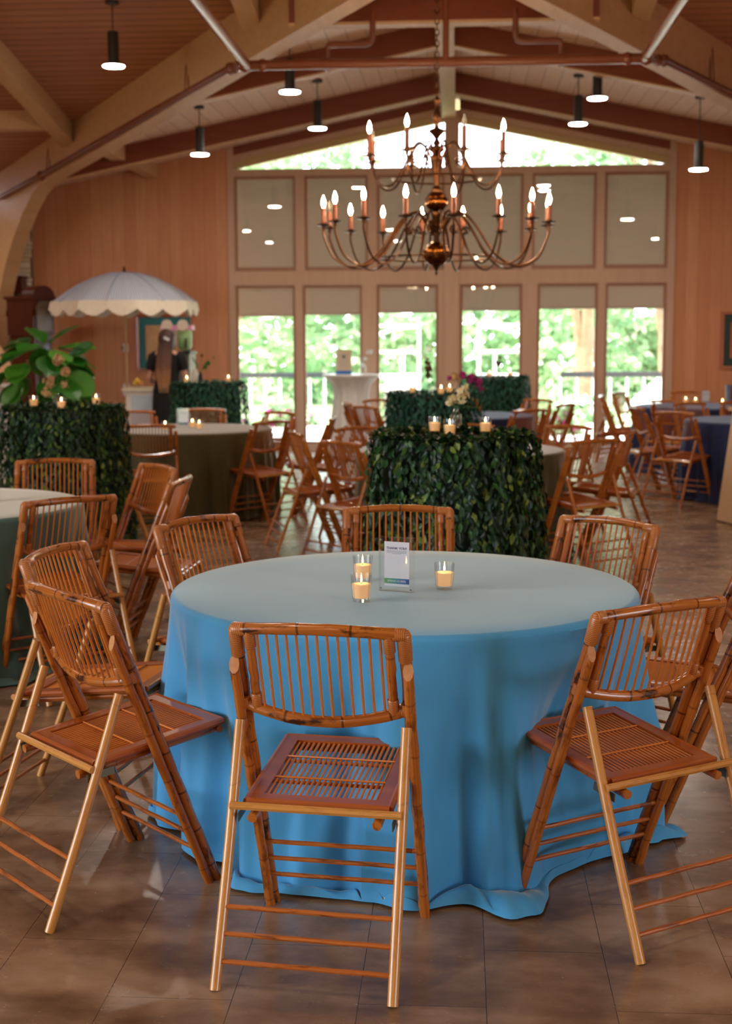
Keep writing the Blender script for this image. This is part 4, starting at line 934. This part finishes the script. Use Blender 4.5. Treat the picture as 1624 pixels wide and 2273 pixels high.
for k in range(7): m.box((-0.07+0.01*(k % 2), -0.0075, 0.10+0.027*k), (0.07-0.012*(k % 3), -0.006, 0.106+0.027*k), tl, (0, 0, 0))
m.build('small_print', M['ink_grey'], ws, smooth=False)

# gifts on the farther navy table
gb = thing('gift_box', 'round pink gift box with white lid and teal ribbon at the right edge', 'box', (3.34, 16.05, ZT))
MB().lathe([(0.0, 0), (0.15, 0), (0.15, 0.13), (0.0, 0.13)], 28).build('box_body', mottled('pink_box', L(196, 110, 130), L(220, 160, 170), 14, 0.5), gb)
MB().lathe([(0.165, 0.13), (0.165, 0.165), (0.0, 0.17)], 28, caps=True).build('lid', M['white'], gb)
MB().box((0.02, -0.156, -0.0), (0.07, -0.15, 0.13)).build('ribbon', plain('teal_ribbon', L(30, 140, 120), 0.4), gb, smooth=False)
gj = thing('steel_cup', 'grey metal cup beside the pink gift box', 'cup', (3.20, 16.42, ZT))
MB().lathe([(0.0, 0), (0.04, 0), (0.05, 0.2), (0.055, 0.23), (0.05, 0.23), (0.045, 0.02), (0, 0.015)], 20, caps=False).build('body', plain('grey_tin', L(120, 124, 140), 0.3, Metallic=0.7), gj)
gl = thing('napkin_cone', 'white folded napkin cone standing on the pink gift box', 'napkin', (3.36, 16.05, ZT+0.171))
MB().lathe([(0.12, 0), (0.09, 0.08), (0.03, 0.25), (0.0, 0.27)], 18).build('fold', M['cloth_white'], gl)
pd = thing('pedestal', 'pale tapered square pedestal cut off by the right edge of the floor', 'pedestal', (2.52, 11.55, 0), R(20))
m = MB(); b = 0.25; tp = 0.17
m.prism([(-1, -1), (1, -1), (1, 1), (-1, 1)], lambda p: (p[0]*b, p[1]*b, 0.0), lambda p: (p[0]*tp, p[1]*tp, 0.95)); m.build('body', grained('pale_pedestal_wood', L(214, 184, 150), L(226, 198, 166), L(200, 168, 134), 2, 0.5), pd, smooth=False)
MB().box((-0.2, -0.2, 0.95), (0.2, 0.2, 0.98)).build('top', M['beam_pale'], pd, smooth=False); MB().box((-0.253, -0.253, 0), (0.253, 0.253, 0.012)).build('foot_band', M['mahogany'], pd, smooth=False)

# lamp on a white-clothed stand at the left edge
st = thing('lamp_stand', 'tall white-clothed stand cut off by the left edge, carrying a lamp', 'table', (-5.17, 14.6, 0))
MB().lathe([(0.34, 0.01), (0.26, 0.5), (0.25, 0.85), (0.34, 1.05)], 60, caps=False, wob=gather).build('tablecloth', M['cloth_white'], st)
MB().lathe([(0.0, 1.06), (0.36, 1.06), (0.36, 1.085), (0.0, 1.085)], 36).build('tabletop', M['white'], st, smooth=False)
lp = thing('table_lamp', 'table lamp with a tan cone shade cut off by the left edge', 'lamp', (-5.17, 14.6, 1.086))
MB().lathe([(0.0, 0), (0.07, 0), (0.07, 0.015), (0.03, 0.03), (0.05, 0.07), (0.02, 0.13), (0.02, 0.2), (0, 0.2)], 18).build('base', plain('red_lamp_base', L(120, 40, 30), 0.3), lp)
MB().lathe([(0.31, 0.12), (0.10, 0.52)], 30, caps=False).build('lamp_shade', plain('tan_shade', L(206, 164, 122), 0.8), lp)

# fig plant
rnd = random.Random(9); fp = thing('potted_fig', 'large-leaved potted fig plant in front of the clock', 'plant', (-4.05, 13.0, 0))
MB().lathe([(0.0, 0), (0.17, 0), (0.22, 0.38), (0.20, 0.38), (0.19, 0.34), (0.0, 0.34)], 24).build('pot', plain('clay_pot', L(110, 60, 44), 0.6), fp)
mt = MB(); mf = MB(); tips = []
for k in range(6):
    a = k*1.05; top = Vector((0.22*math.cos(a)*rnd.uniform(0.4, 1.2), 0.2*math.sin(a), rnd.uniform(1.1, 1.55)))
    pts = smooth_path([(0.03*math.cos(a), 0.03*math.sin(a), 0.3), (top.x*0.5, top.y*0.5, top.z*0.6), tuple(top)], 5); mt.tube(pts, 0.011, 6)
    tips.append((pts, a))
mt.build('stem', M['bark'], fp)
def bigleaf(m, p, d, nn, l, w):
    d = Vector(d).normalized(); nn = Vector(nn); nn = (nn-d*nn.dot(d)).normalized(); sd = d.cross(nn); b = len(m.v); N = 7
    for i in range(N+1):
        t = i/N; ww = w*(math.sin(PI*min(1, t*0.93+0.04))**0.7)*(0.55+0.55*t)*0.62
        c = Vector(p)+d*l*t-nn*l*0.22*t*t
        for j, q in enumerate((-1, -0.5, 0, 0.5, 1)): m.v.append(tuple(c+sd*ww*q+nn*(0.10*w*abs(q)+0.02*w*math.sin(9*t+3*q))))
    for i in range(N):
        for j in range(4): m.face((b+i*5+j, b+i*5+j+1, b+(i+1)*5+j+1, b+(i+1)*5+j))
for k in range(46):
    u = rnd.uniform(0, 2*PI); e = rnd.uniform(-0.75, 1.25)
    o_ = Vector((math.cos(u)*math.cos(e), math.sin(u)*math.cos(e), math.sin(e))); p = Vector((o_.x*0.26, o_.y*0.22, 1.28+o_.z*0.26))
    d = Vector((o_.x, o_.y, -0.55+0.7*o_.z+rnd.uniform(-0.3, 0.3)))+Vector((rnd.uniform(-0.4, 0.4), rnd.uniform(-0.3, 0.3), 0)); nn = o_+Vector((0, 0, 0.5))
    bigleaf(mf, p, d, nn, rnd.uniform(0.26, 0.36), rnd.uniform(0.2, 0.27))
bigleaf(mf, (0.25, -0.1, 1.25), (0.8, -0.2, -0.5), (0.3, -1, 0.3), 0.34, 0.24); bigleaf(mf, (0.3, -0.1, 1.40), (0.6, -0.1, 0.4), (-0.3, -1, 0.3), 0.26, 0.12)
mf.build('foliage', M['fig_leaf'], fp)

# ---------------------------------------------------------------- drinks cart, parasol, woman
ct = thing('drinks_cart', 'white panelled drinks cart under the fringed parasol', 'cart', (-3.80, 17.05, 0))
MB().box((-0.38, -0.25, 0.08), (0.62, 0.25, 0.92)).build('body', M['white'], ct, smooth=False)
MB().box((-0.31, -0.262, 0.12), (-0.03, -0.25, 0.86)).build('front_panel', plain('pale_blue_panel', L(196, 214, 230), 0.5), ct, smooth=False)
MB().box((-0.42, -0.29, 0.92), (0.66, 0.29, 0.955)).build('counter', plain('cream_counter', L(226, 214, 186), 0.4), ct, smooth=False)
for x in (-0.33, 0.57): MB().lathe([(0.04, -0.015), (0.04, 0.015)], 16).build('wheel', M['black_metal'], ct, loc=(x, -0.2, 0.04)).rotation_euler = (R(90), 0, 0)
mc = thing('frozen_drink_machine', 'two-bowl frozen drink machine on the cart, right bowl pale green', 'drink machine', (-3.56, 17.08, 0.956))
MB().box((-0.17, -0.2, 0), (0.18, 0.22, 0.42)).build('body', plain('taupe_case', L(120, 106, 92), 0.4), mc, smooth=False)
MB().box((-0.19, -0.22, 0.42), (0.20, 0.22, 0.455)).build('drip_tray', M['black_metal'], mc, smooth=False)
for x, nm, c in ((-0.10, 'bowl', L(170, 150, 156)), (0.10, 'bowl', L(150, 190, 130))):
    bo = MB().lathe([(0.0, 0.46), (0.05, 0.465), (0.088, 0.52), (0.092, 0.70), (0.085, 0.72), (0.0, 0.72)], 20, (x, -0.05, 0)).build(nm, plain('slush_'+nm, c, 0.15), mc)
    MB().lathe([(0.0, 0.0), (0.07, 0.0), (0.07, 0.012), (0.0, 0.012)], 24).build('round_plate', plain('beige_plate', L(206, 190, 172), 0.5), bo, loc=(x, -0.16, 0.78)).rotation_euler = (R(90), 0, 0)
    MB().box((x+0.03, -0.19, 0.50), (x+0.052, -0.14, 0.62)).build('tap', M['black_metal'], bo, smooth=False)
MB().box((-0.2, -0.08, 0.72), (0.2, 0.10, 0.78)).build('lid_panel', plain('pink_lid', L(226, 150, 190), 0.3), mc, smooth=False)
fb = thing('fruit_bowl', 'small clear bowl of yellow citrus on the cart', 'bowl', (-4.06, 16.95, 0.956))
MB().lathe([(0.0, 0), (0.04, 0), (0.085, 0.06), (0.08, 0.06), (0.037, 0.006), (0, 0.006)], 18, caps=False).build('bowl', M['clear'], fb)
for k, (x, y, z) in enumerate(((-0.03, 0, 0.04), (0.035, 0.01, 0.04), (0, -0.02, 0.075))):
    tag(MB().lathe([(0.034*math.sin(PI*i/10), -0.036*math.cos(PI*i/10)) for i in range(11)], 12).build('lemon', plain('lemon_peel', L(232, 190, 60) if k != 1 else L(226, 140, 50), 0.5), loc=(-4.06+x, 16.95+y, 0.956+z+0.012)), ['yellow lemon at the left of the clear bowl', 'orange fruit at the right of the clear bowl', 'yellow lemon on top in the clear bowl'][k], 'fruit', 'citrus in the bowl')

def stripe_mat():
    t = NT('pinstripe_canvas'); u = t.n('ShaderNodeSeparateXYZ'); t.l(t.coord('UV'), u.inputs[0])
    s = t.math('LESS_THAN', t.math('FRACT', t.math('MULTIPLY', u.outputs[0], 160)), 0.42)
    col = t.mix(s, L(240, 244, 252), L(158, 184, 228))
    d = t.n('ShaderNodeBsdfDiffuse'); t.l(col, d.inputs[0]); tr = t.n('ShaderNodeBsdfTranslucent'); t.l(col, tr.inputs[0]); m_ = t.n('ShaderNodeMixShader'); m_.inputs[0].default_value = 0.35
    t.l(d.outputs[0], m_.inputs[1]); t.l(tr.outputs[0], m_.inputs[2]); t.l(m_.outputs[0], t.out.inputs[0]); return t.m
um = thing('parasol', 'blue and white pinstriped parasol with cream fringe over the drinks cart', 'parasol', (-4.33, 17.5, 0))
UR = 0.94
def rib8(r, z, a):
    k = 8*a/(2*PI)+0.5; q = abs((k % 1.0)-0.5)*2
    return r*(1-0.075*(1-q*q)*(r/UR))
prof = [(0.02, 2.42), (0.2, 2.405), (0.4, 2.35), (0.6, 2.26), (0.78, 2.15), (UR, 2.03)]
MB().lathe(prof, 64, caps=False, wob=rib8).build('canopy', stripe_mat(), um)
m = MB(); N = 192; rows = 5
for i in range(rows+1):
    for k in range(N):
        a = 2*PI*k/N; sc_ = 0.55+0.45*abs(math.sin(8*a)); q = i/rows; rr = rib8(UR+0.006+0.02*q+0.008*math.sin(70*a)*q, 0, a)
        m.v.append((rr*math.cos(a), rr*math.sin(a), 2.045-0.19*q*sc_))
for i in range(rows):
    for k in range(N): k2 = (k+1) % N; m.face((i*N+k, (i+1)*N+k, (i+1)*N+k2, i*N+k2))
m.build('fringe', mottled('cream_fringe', L(248, 242, 226), L(236, 226, 204), 40, 0.9), um)
for k in range(8):
    a = 2*PI*(k+0.5)/8-PI/8; MB().tube([(q*math.cos(a), q*math.sin(a), z+0.004) for q, z in prof], 0.005, 5).build('seam', plain('seam_tape', L(150, 166, 200), 0.7) if k == 0 else bpy.data.materials['seam_tape'], um)
MB().tube([(0, 0, 0.04), (0, 0, 2.44)], 0.018, 10).build('pole', M['beam_pale'], um)
MB().lathe([(0.02, 2.42), (0.028, 2.44), (0.012, 2.46), (0.02, 2.48), (0.0, 2.50)], 12).build('finial', M['brass_ball'], um)
MB().lathe([(0.0, 0), (0.22, 0), (0.22, 0.04), (0.04, 0.06), (0.03, 0.16), (0, 0.16)], 24).build('base', M['white'], um)
for k in range(8):
    a = 2*PI*(k+0.0)/8; MB().tube([(0.02*math.cos(a), 0.02*math.sin(a), 2.395), (0.55*math.cos(a), 0.55*math.sin(a), 2.26), (0.9*math.cos(a), 0.9*math.sin(a), 2.02)], 0.006, 5).build('rib', M['white'], um)

wm = thing('person', 'woman with long ombre hair in a black dress, back turned, at the drinks cart', 'person', (-3.56, 16.42, 0), R(-6))
def skin_mesh(name, chains, mat, parent, sub=2):
    """chains: lists of (point, radius) joined where points coincide"""
    bm = bmesh.new(); lay = bm.verts.layers.skin.verify(); key = {}
    def V(p, r):
        k = tuple(round(c, 4) for c in p)
        if k not in key: v = bm.verts.new(p); v[lay].radius = (r, r) if not hasattr(r, '__len__') else r; key[k] = v
        return key[k]
    first = None
    for c in chains:
        for (p, r), (p2, r2) in zip(c, c[1:]):
            a = V(p, r); b = V(p2, r2)
            if bm.edges.get((a, b)) is None: bm.edges.new((a, b))
            if first is None: first = a; a[lay].use_root = True
    me = bpy.data.meshes.new(name); bm.to_mesh(me); bm.free(); me.materials.append(mat)
    o = bpy.data.objects.new(name, me); COL.objects.link(o); o.parent = parent
    sk = o.modifiers.new('skin', 'SKIN'); sk.use_smooth_shade = True; ss = o.modifiers.new('sub', 'SUBSURF'); ss.levels = sub; ss.render_levels = sub
    return o
pel = (0, 0, 0.94)
body = [[(pel, 0.13), ((0, 0, 1.08), 0.115), ((0, -0.01, 1.24), 0.12), ((0, 0, 1.36), 0.10), ((0, 0.005, 1.43), 0.052), ((0, 0.02, 1.485), 0.05), ((0, 0.03, 1.55), 0.082), ((0, 0.025, 1.61), 0.078), ((0, 0.02, 1.655), 0.05)]]
for s in (-1, 1):
    body.append([(pel, 0.13), ((s*0.09, 0, 0.86), 0.085), ((s*0.10, 0.01, 0.50), 0.055), ((s*0.10, -0.01, 0.30), 0.045), ((s*0.10, 0, 0.09), 0.032), ((s*0.11, 0.07, 0.035), 0.03), ((s*0.115, 0.15, 0.025), 0.022)])
    el = (s*0.235, 0.0, 1.08); wr = (s*0.20, 0.19, 1.02) if s < 0 else (s*0.20, 0.17, 1.05)
    body.append([((0, 0, 1.36), 0.10), ((s*0.155, 0, 1.36), 0.055), ((s*0.195, 0.0, 1.24), 0.043), (el, 0.036), (((el[0]+wr[0])/2, 0.10, (el[2]+wr[2])/2), 0.033), (wr, 0.023), ((s*0.195, wr[1]+0.05, wr[2]+0.003), (0.03, 0.016))])
    h = Vector((s*0.195, wr[1]+0.05, wr[2]+0.003))
    for f, (ox, ln) in enumerate(((-0.024, 0.068), (-0.008, 0.078), (0.008, 0.073), (0.023, 0.058))):
        body.append([(tuple(h), (0.03, 0.016)), (tuple(h+Vector((ox, 0.03, 0))), 0.0085), (tuple(h+Vector((ox*1.2, 0.03+ln*0.5, -0.006))), 0.0075), (tuple(h+Vector((ox*1.25, 0.03+ln*0.9, -0.026))), 0.0065)])
    body.append([(tuple(h), (0.03, 0.016)), (tuple(h+Vector((-s*0.03, -0.005, 0.0))), 0.010), (tuple(h+Vector((-s*0.05, 0.03, -0.008))), 0.008)])
bd = skin_mesh('body', body, M['skin'], wm)
fm = MB()
fm.tube([(0, 0.11, 1.575), (0, 0.128, 1.55), (0, 0.118, 1.535)], [0.008, 0.013, 0.008], 8)
fm.build('nose', M['skin'], wm)
for s in (-1, 1):
    MB().lathe([(0, -0.012), (0.012, 0), (0, 0.012)], 10, (s*0.03, 0.098, 1.58)).build('eye', M['white'], wm); MB().lathe([(0, -0.03), (0.014, -0.018), (0.02, 0), (0.016, 0.022), (0, 0.03)], 10, (s*0.082, 0.02, 1.565)).build('ear', M['skin'], wm)
MB().tube([(-0.024, 0.098, 1.51), (0, 0.108, 1.508), (0.024, 0.098, 1.51)], 0.006, 6).build('mouth', plain('lips', L(176, 90, 84), 0.5), wm)
dm = MB()
dm.tube([(0, 0, 0.42), (0, 0, 0.7), (0, 0, 0.94), (0, 0, 1.08), (0, -0.005, 1.24), (0, 0, 1.36), (0, 0, 1.405)], [0.21, 0.20, 0.185, 0.145, 0.165, 0.175, 0.10], 24, sx=1.0, sy=[0.85, 0.82, 0.8, 0.78, 0.78, 0.66, 0.7], ref=(1, 0, 0))
for s in (-1, 1): dm.tube([(s*0.13, 0, 1.375), (s*0.175, 0, 1.345), (s*0.205, 0.0, 1.24), (s*0.215, 0.0, 1.19)], [0.06, 0.072, 0.062, 0.058], 14)
dm.build('dress', M['black_cloth'], wm)
def hair_mat():
    t = NT('ombre_hair'); co = t.coord(); sp = t.n('ShaderNodeSeparateXYZ'); t.l(co, sp.inputs[0])
    n = t.noise(t.mapped(co, (60, 60, 2)), 1.0, 3, 0.6); g = t.math('ADD', t.math('MULTIPLY', sp.outputs[2], 1.6), t.math('MULTIPLY', n, 0.35))
    col = t.ramp(t.math('SUBTRACT', g, 1.55), [(0.0, L(222, 192, 150)), (0.3, L(176, 122, 76)), (0.6, L(104, 62, 40)), (1.0, L(64, 36, 26))])
    t.bsdf(col, 0.4, Normal=t.bump(n, 0.6, 0.01)); return t.m
hm = MB()
hm.tube([(0, 0.02, 1.685), (0, 0.012, 1.67), (0, 0.005, 1.63), (0, -0.01, 1.57), (0, -0.035, 1.50), (0, -0.07, 1.40), (0, -0.105, 1.28), (0, -0.13, 1.15), (0.01, -0.13, 1.04), (0.012, -0.125, 0.99)],
        [0.01, 0.062, 0.094, 0.102, 0.092, 0.09, 0.09, 0.08, 0.06, 0.025], 28, sx=1.0, sy=[1, 1, 1, 0.95, 0.8, 0.5, 0.4, 0.38, 0.4, 0.4], ref=(1, 0, 0))
for k in range(14):
    x = -0.075+0.15*k/13; hm.tube([(x*0.8, -0.085-0.02*(1-abs(x)*10), 1.52), (x*1.05, -0.10-0.03*(1-abs(x)*6), 1.35), (x*1.1, -0.155-0.02*(1-abs(x)*6), 1.18), (x*0.9, -0.16, 1.02-0.05*((k*7) % 3))], [0.012, 0.017, 0.017, 0.005], 7)
hr = hm.build('hair', hair_mat(), wm)
MB().box((0.0, -0.118, 1.555), (0.07, -0.098, 1.585), Matrix.Rotation(R(25), 3, 'Y')).build('hair_clip', plain('pearl_clip', L(220, 220, 230), 0.2), wm, smooth=False)
for s in (-1, 1): MB().tube([(s*0.10, -0.04, 0.012), (s*0.105, 0.06, 0.012), (s*0.112, 0.18, 0.012)], [0.03, 0.036, 0.026], 10, sy=0.35, sx=1.0, ref=(1, 0, 0)).build('shoe', M['black_cloth'], wm)

# ---------------------------------------------------------------- garden beyond the glass
gd = struct(MB().box((-45, WY+0.12, -0.3), (45, 75, -0.06)).build('ground', mottled('garden_ground', L(150, 160, 110), L(120, 140, 90), 0.6, 0.9), smooth=False))
struct(MB().box((-14, WY+0.12, -0.06), (14, 24.5, -0.02)).build('patio_pavement', mottled('patio_concrete', L(226, 220, 208), L(206, 200, 190), 2, 0.8), smooth=False))
struct(MB().box((-45, -40, -0.3), (-9.2, WY+0.12, -0.1)).build('ground', mottled('front_lawn', L(150, 160, 120), L(176, 176, 150), 0.6, 0.9), smooth=False))
# roof overhang outside the gable
m = MB()
for sx in (-1, 1):
    xe = CX+sx*6.6
    m.prism([(CX, zw(CX)+0.02), (xe, zw(xe)+0.02), (xe, zw(xe)+0.14), (CX, zw(CX)+0.14)], lambda p: (p[0], WY+0.12, p[1]), lambda p: (p[0], WY+1.0, p[1]))
struct(m.build('roof_overhang', M['trim_tan'], smooth=False))
M['gray_white'] = plain('arbour_white', L(244, 244, 242), 0.5)
def arbour(x0, s, label):
    t = thing('garden_arbour', label, 'arbour', (x0, 21.5, -0.02)); w = 0.06; m = MB(); X = lambda q: q*s
    m.box((min(X(0), X(-0.05)), -0.03, 0), (max(X(0), X(-0.05)), 0.03, 1.80)); m.box((min(X(-0.07), X(-0.95)), -0.03, 1.75), (max(X(-0.07), X(-0.95)), 0.03, 1.80))
    m.box((min(X(-0.07), X(-0.95)), -0.03, 1.34), (max(X(-0.07), X(-0.95)), 0.03, 1.39)); m.box((min(X(-0.25), X(-0.30)), -0.03, 0.95), (max(X(-0.25), X(-0.30)), 0.03, 1.34)); m.box((min(X(-0.07), X(-0.95)), -0.05, 0.95), (max(X(-0.07), X(-0.95)), 0.05, 1.02)); m.box((min(X(-0.88), X(-0.95)), -0.05, 0), (max(X(-0.88), X(-0.95)), 0.05, 1.75))
    m.build('frame', M['gray_white'], t, smooth=False)
    MB().tube([(X(-0.07-0.8*math.sin(a)), 0, 1.36+0.40*math.cos(a)) for a in [PI/2*i/10 for i in range(11)]], 0.028, 8).build('curved_brace', M['gray_white'], t)
    MB().box((min(X(-0.05), X(-0.55)), -0.3, 0.1), (max(X(-0.05), X(-0.55)), 0.05, 0.98)).build('planter_box', M['gray_white'], t, smooth=False)
arbour(-0.62, 1, 'white garden arbour with quarter-round brace seen left of the centre post'); arbour(0.27, -1, 'white garden arbour with quarter-round brace seen right of the centre post')
def railing(x0, x1, y, label):
    t = thing('garden_railing', label, 'railing', (x0, y, -0.05)); w = x1-x0
    MB().box((0, -0.05, 0.86), (w, 0.05, 0.96)).build('top_rail', plain('dark_rail', L(26, 28, 34), 0.7), t, smooth=False)
    n = int(w/0.28); m0 = None
    for k in range(n+1):
        o = m0.copy() if m0 else MB().box((-0.02, -0.02, 0), (0.02, 0.02, 0.86)).build('baluster', M['gray_white'], t, smooth=False)
        if m0: COL.objects.link(o)
        m0 = m0 or o; o.location = (w*k/n, 0, 0)
railing(-4.6, -2.3, 26, 'dark-topped garden railing outside the two left glass doors'); railing(1.9, 4.4, 26, 'dark-topped garden railing outside the right glass doors')
sh = thing('garden_shed', 'white gabled shed wall outside the rightmost glass door', 'shed', (5.3, 29, -0.06))
m = MB(); m.prism([(-1.6, 0), (1.6, 0), (1.6, 0.5), (0.0, 1.5), (-1.6, -0.0+0.05)], lambda p: (p[0], 0, p[1]), lambda p: (p[0], 2.0, p[1])); m.build('wall', M['gray_white'], sh, smooth=False)
def tree(name, label, x, y, h, cr, n, seed, trunk=0.14, leafs=0.26, mat='tree_leaf', fork=True, low=0.35):
    rnd = random.Random(seed); t = thing(name, label, 'tree', (x, y, -0.08)); m = MB(); br = []
    m.tube(smooth_path([(0, 0, 0), (rnd.uniform(-0.2, 0.2), 0, h*0.25), (rnd.uniform(-0.4, 0.4), 0, h*0.55)], 4), [trunk]*5+[trunk*0.7]*4, 8)
    for k in range(5 if fork else 2):
        a = k*1.3+seed; m.tube(smooth_path([(0, 0, h*0.12), (0.25*math.cos(a), 0.25*math.sin(a), h*0.35), (0.8*math.cos(a), 0.6*math.sin(a), h*0.72)], 4), [trunk*0.6]*9, 6)
    m.build('trunk', M['bark'], t)
    m = MB(); cl = [(Vector((rnd.uniform(-1, 1)*cr, rnd.uniform(-1, 1)*cr*0.7, h*rnd.uniform(low, 1.0))), rnd.uniform(0.5, 1.1)*cr*0.4) for _ in range(22)]
    for k in range(n):
        c, rr = cl[rnd.randrange(22)]; d = Vector((rnd.gauss(0, 1), rnd.gauss(0, 1), rnd.gauss(0, 1))).normalized()
        m.leaf(c+d*rr*rnd.uniform(0.5, 1), (rnd.gauss(0, 1), rnd.gauss(0, 1), rnd.gauss(0, 0.6)-0.3), d+Vector((0, 0, 0.6)), leafs*rnd.uniform(0.7, 1.2), leafs*0.5, 0.15)
    m.build('crown', M[mat], t, smooth=False)
    return t
tree('garden_tree', 'pale blossom-dotted tree filling the far left glass door', -5.0, 29.5, 6.5, 2.2, 2600, 3, low=0.15)
tree('garden_tree', 'fork-trunked tree in the rightmost glass doors', 4.0, 27, 7.6, 2.0, 1500, 7, trunk=0.10, low=0.36)
tree('garden_tree', 'white-barked tree in the fifth glass door', 2.7, 30.2, 7.0, 1.2, 900, 10, trunk=0.2, fork=False, low=0.5)
tree('garden_tree', 'leafy tree showing in the right half of the gable glass', 4.6, 38, 10.2, 3.0, 3600, 8, low=0.2)
tree('garden_tree', 'leafy tree showing in the left half of the gable glass', -5.6, 38, 9.6, 3.0, 3600, 9, low=0.2)
rnd = random.Random(77); m = MB()
for k in range(15000):
    x = rnd.uniform(-13, 13); h = 3.4+0.9*math.sin(x*0.9)+0.6*math.sin(x*2.3+1)
    z = h*rnd.random(); y = 33.5+0.5*math.sin(x*1.7)+0.4*math.sin(z*2+x)+rnd.uniform(-0.5, 0.5)
    m.leaf((x, y, z-0.05), (rnd.gauss(0, 1), -0.2, rnd.gauss(0, 0.6)-0.4), (rnd.uniform(-0.7, 0.7), -1, rnd.uniform(-0.2, 0.9)), rnd.uniform(0.2, 0.34), 0.15, 0.15)
hg = m.build('garden_foliage', M['tree_leaf'], smooth=False); tag(hg, 'bank of pale green shrubbery across the back of the garden', 'shrubbery'); hg['kind'] = 'stuff'
def bush(label, x, y, r, seed, mat):
    rnd = random.Random(seed); m = MB()
    for k in range(700):
        d = Vector((rnd.gauss(0, 1), rnd.gauss(0, 1), abs(rnd.gauss(0, 1)))).normalized(); m.leaf((d.x*r, d.y*r, d.z*r*0.8), (rnd.gauss(0, 1), rnd.gauss(0, 1), rnd.gauss(0, 1)), d, 0.16, 0.09, 0.15)
    t = thing('flowering_bush', label, 'bush', (x, y, -0.05)); m.build('foliage', M['tree_leaf'], t, smooth=False); m = MB()
    for k in range(90):
        d = Vector((rnd.gauss(0, 1), rnd.gauss(0, 1), abs(rnd.gauss(0, 1)))).normalized(); m.leaf((d.x*r*1.03, d.y*r*1.03, d.z*r*0.84), (rnd.gauss(0, 1), rnd.gauss(0, 1), rnd.gauss(0, 1)), d, 0.12, 0.12, 0.1)
    m.build('blossoms', M[mat], t, smooth=False)
for i, (x, y, r, mt, lb) in enumerate([(-3.2, 24.8, 0.5, 'petal_pink', 'pink flowering bush low in the second glass door'), (-1.0, 24.6, 0.55, 'petal_peach', 'peach flowering bush under the left white arbour'), (0.5, 24.7, 0.6, 'petal_peach', 'peach flowering bush under the right white arbour'),
     (1.5, 22.6, 0.45, 'petal_pink', 'magenta flowering bush low in the fifth glass door'), (2.2, 25.0, 0.6, 'petal_white', 'white flowering bush beside the railing at right'), (-4.0, 22.8, 0.4, 'petal_pink', 'pink flowering bush at the foot of the leftmost glass door')]):
    bush(lb, x, y, r, 40+i, mt)
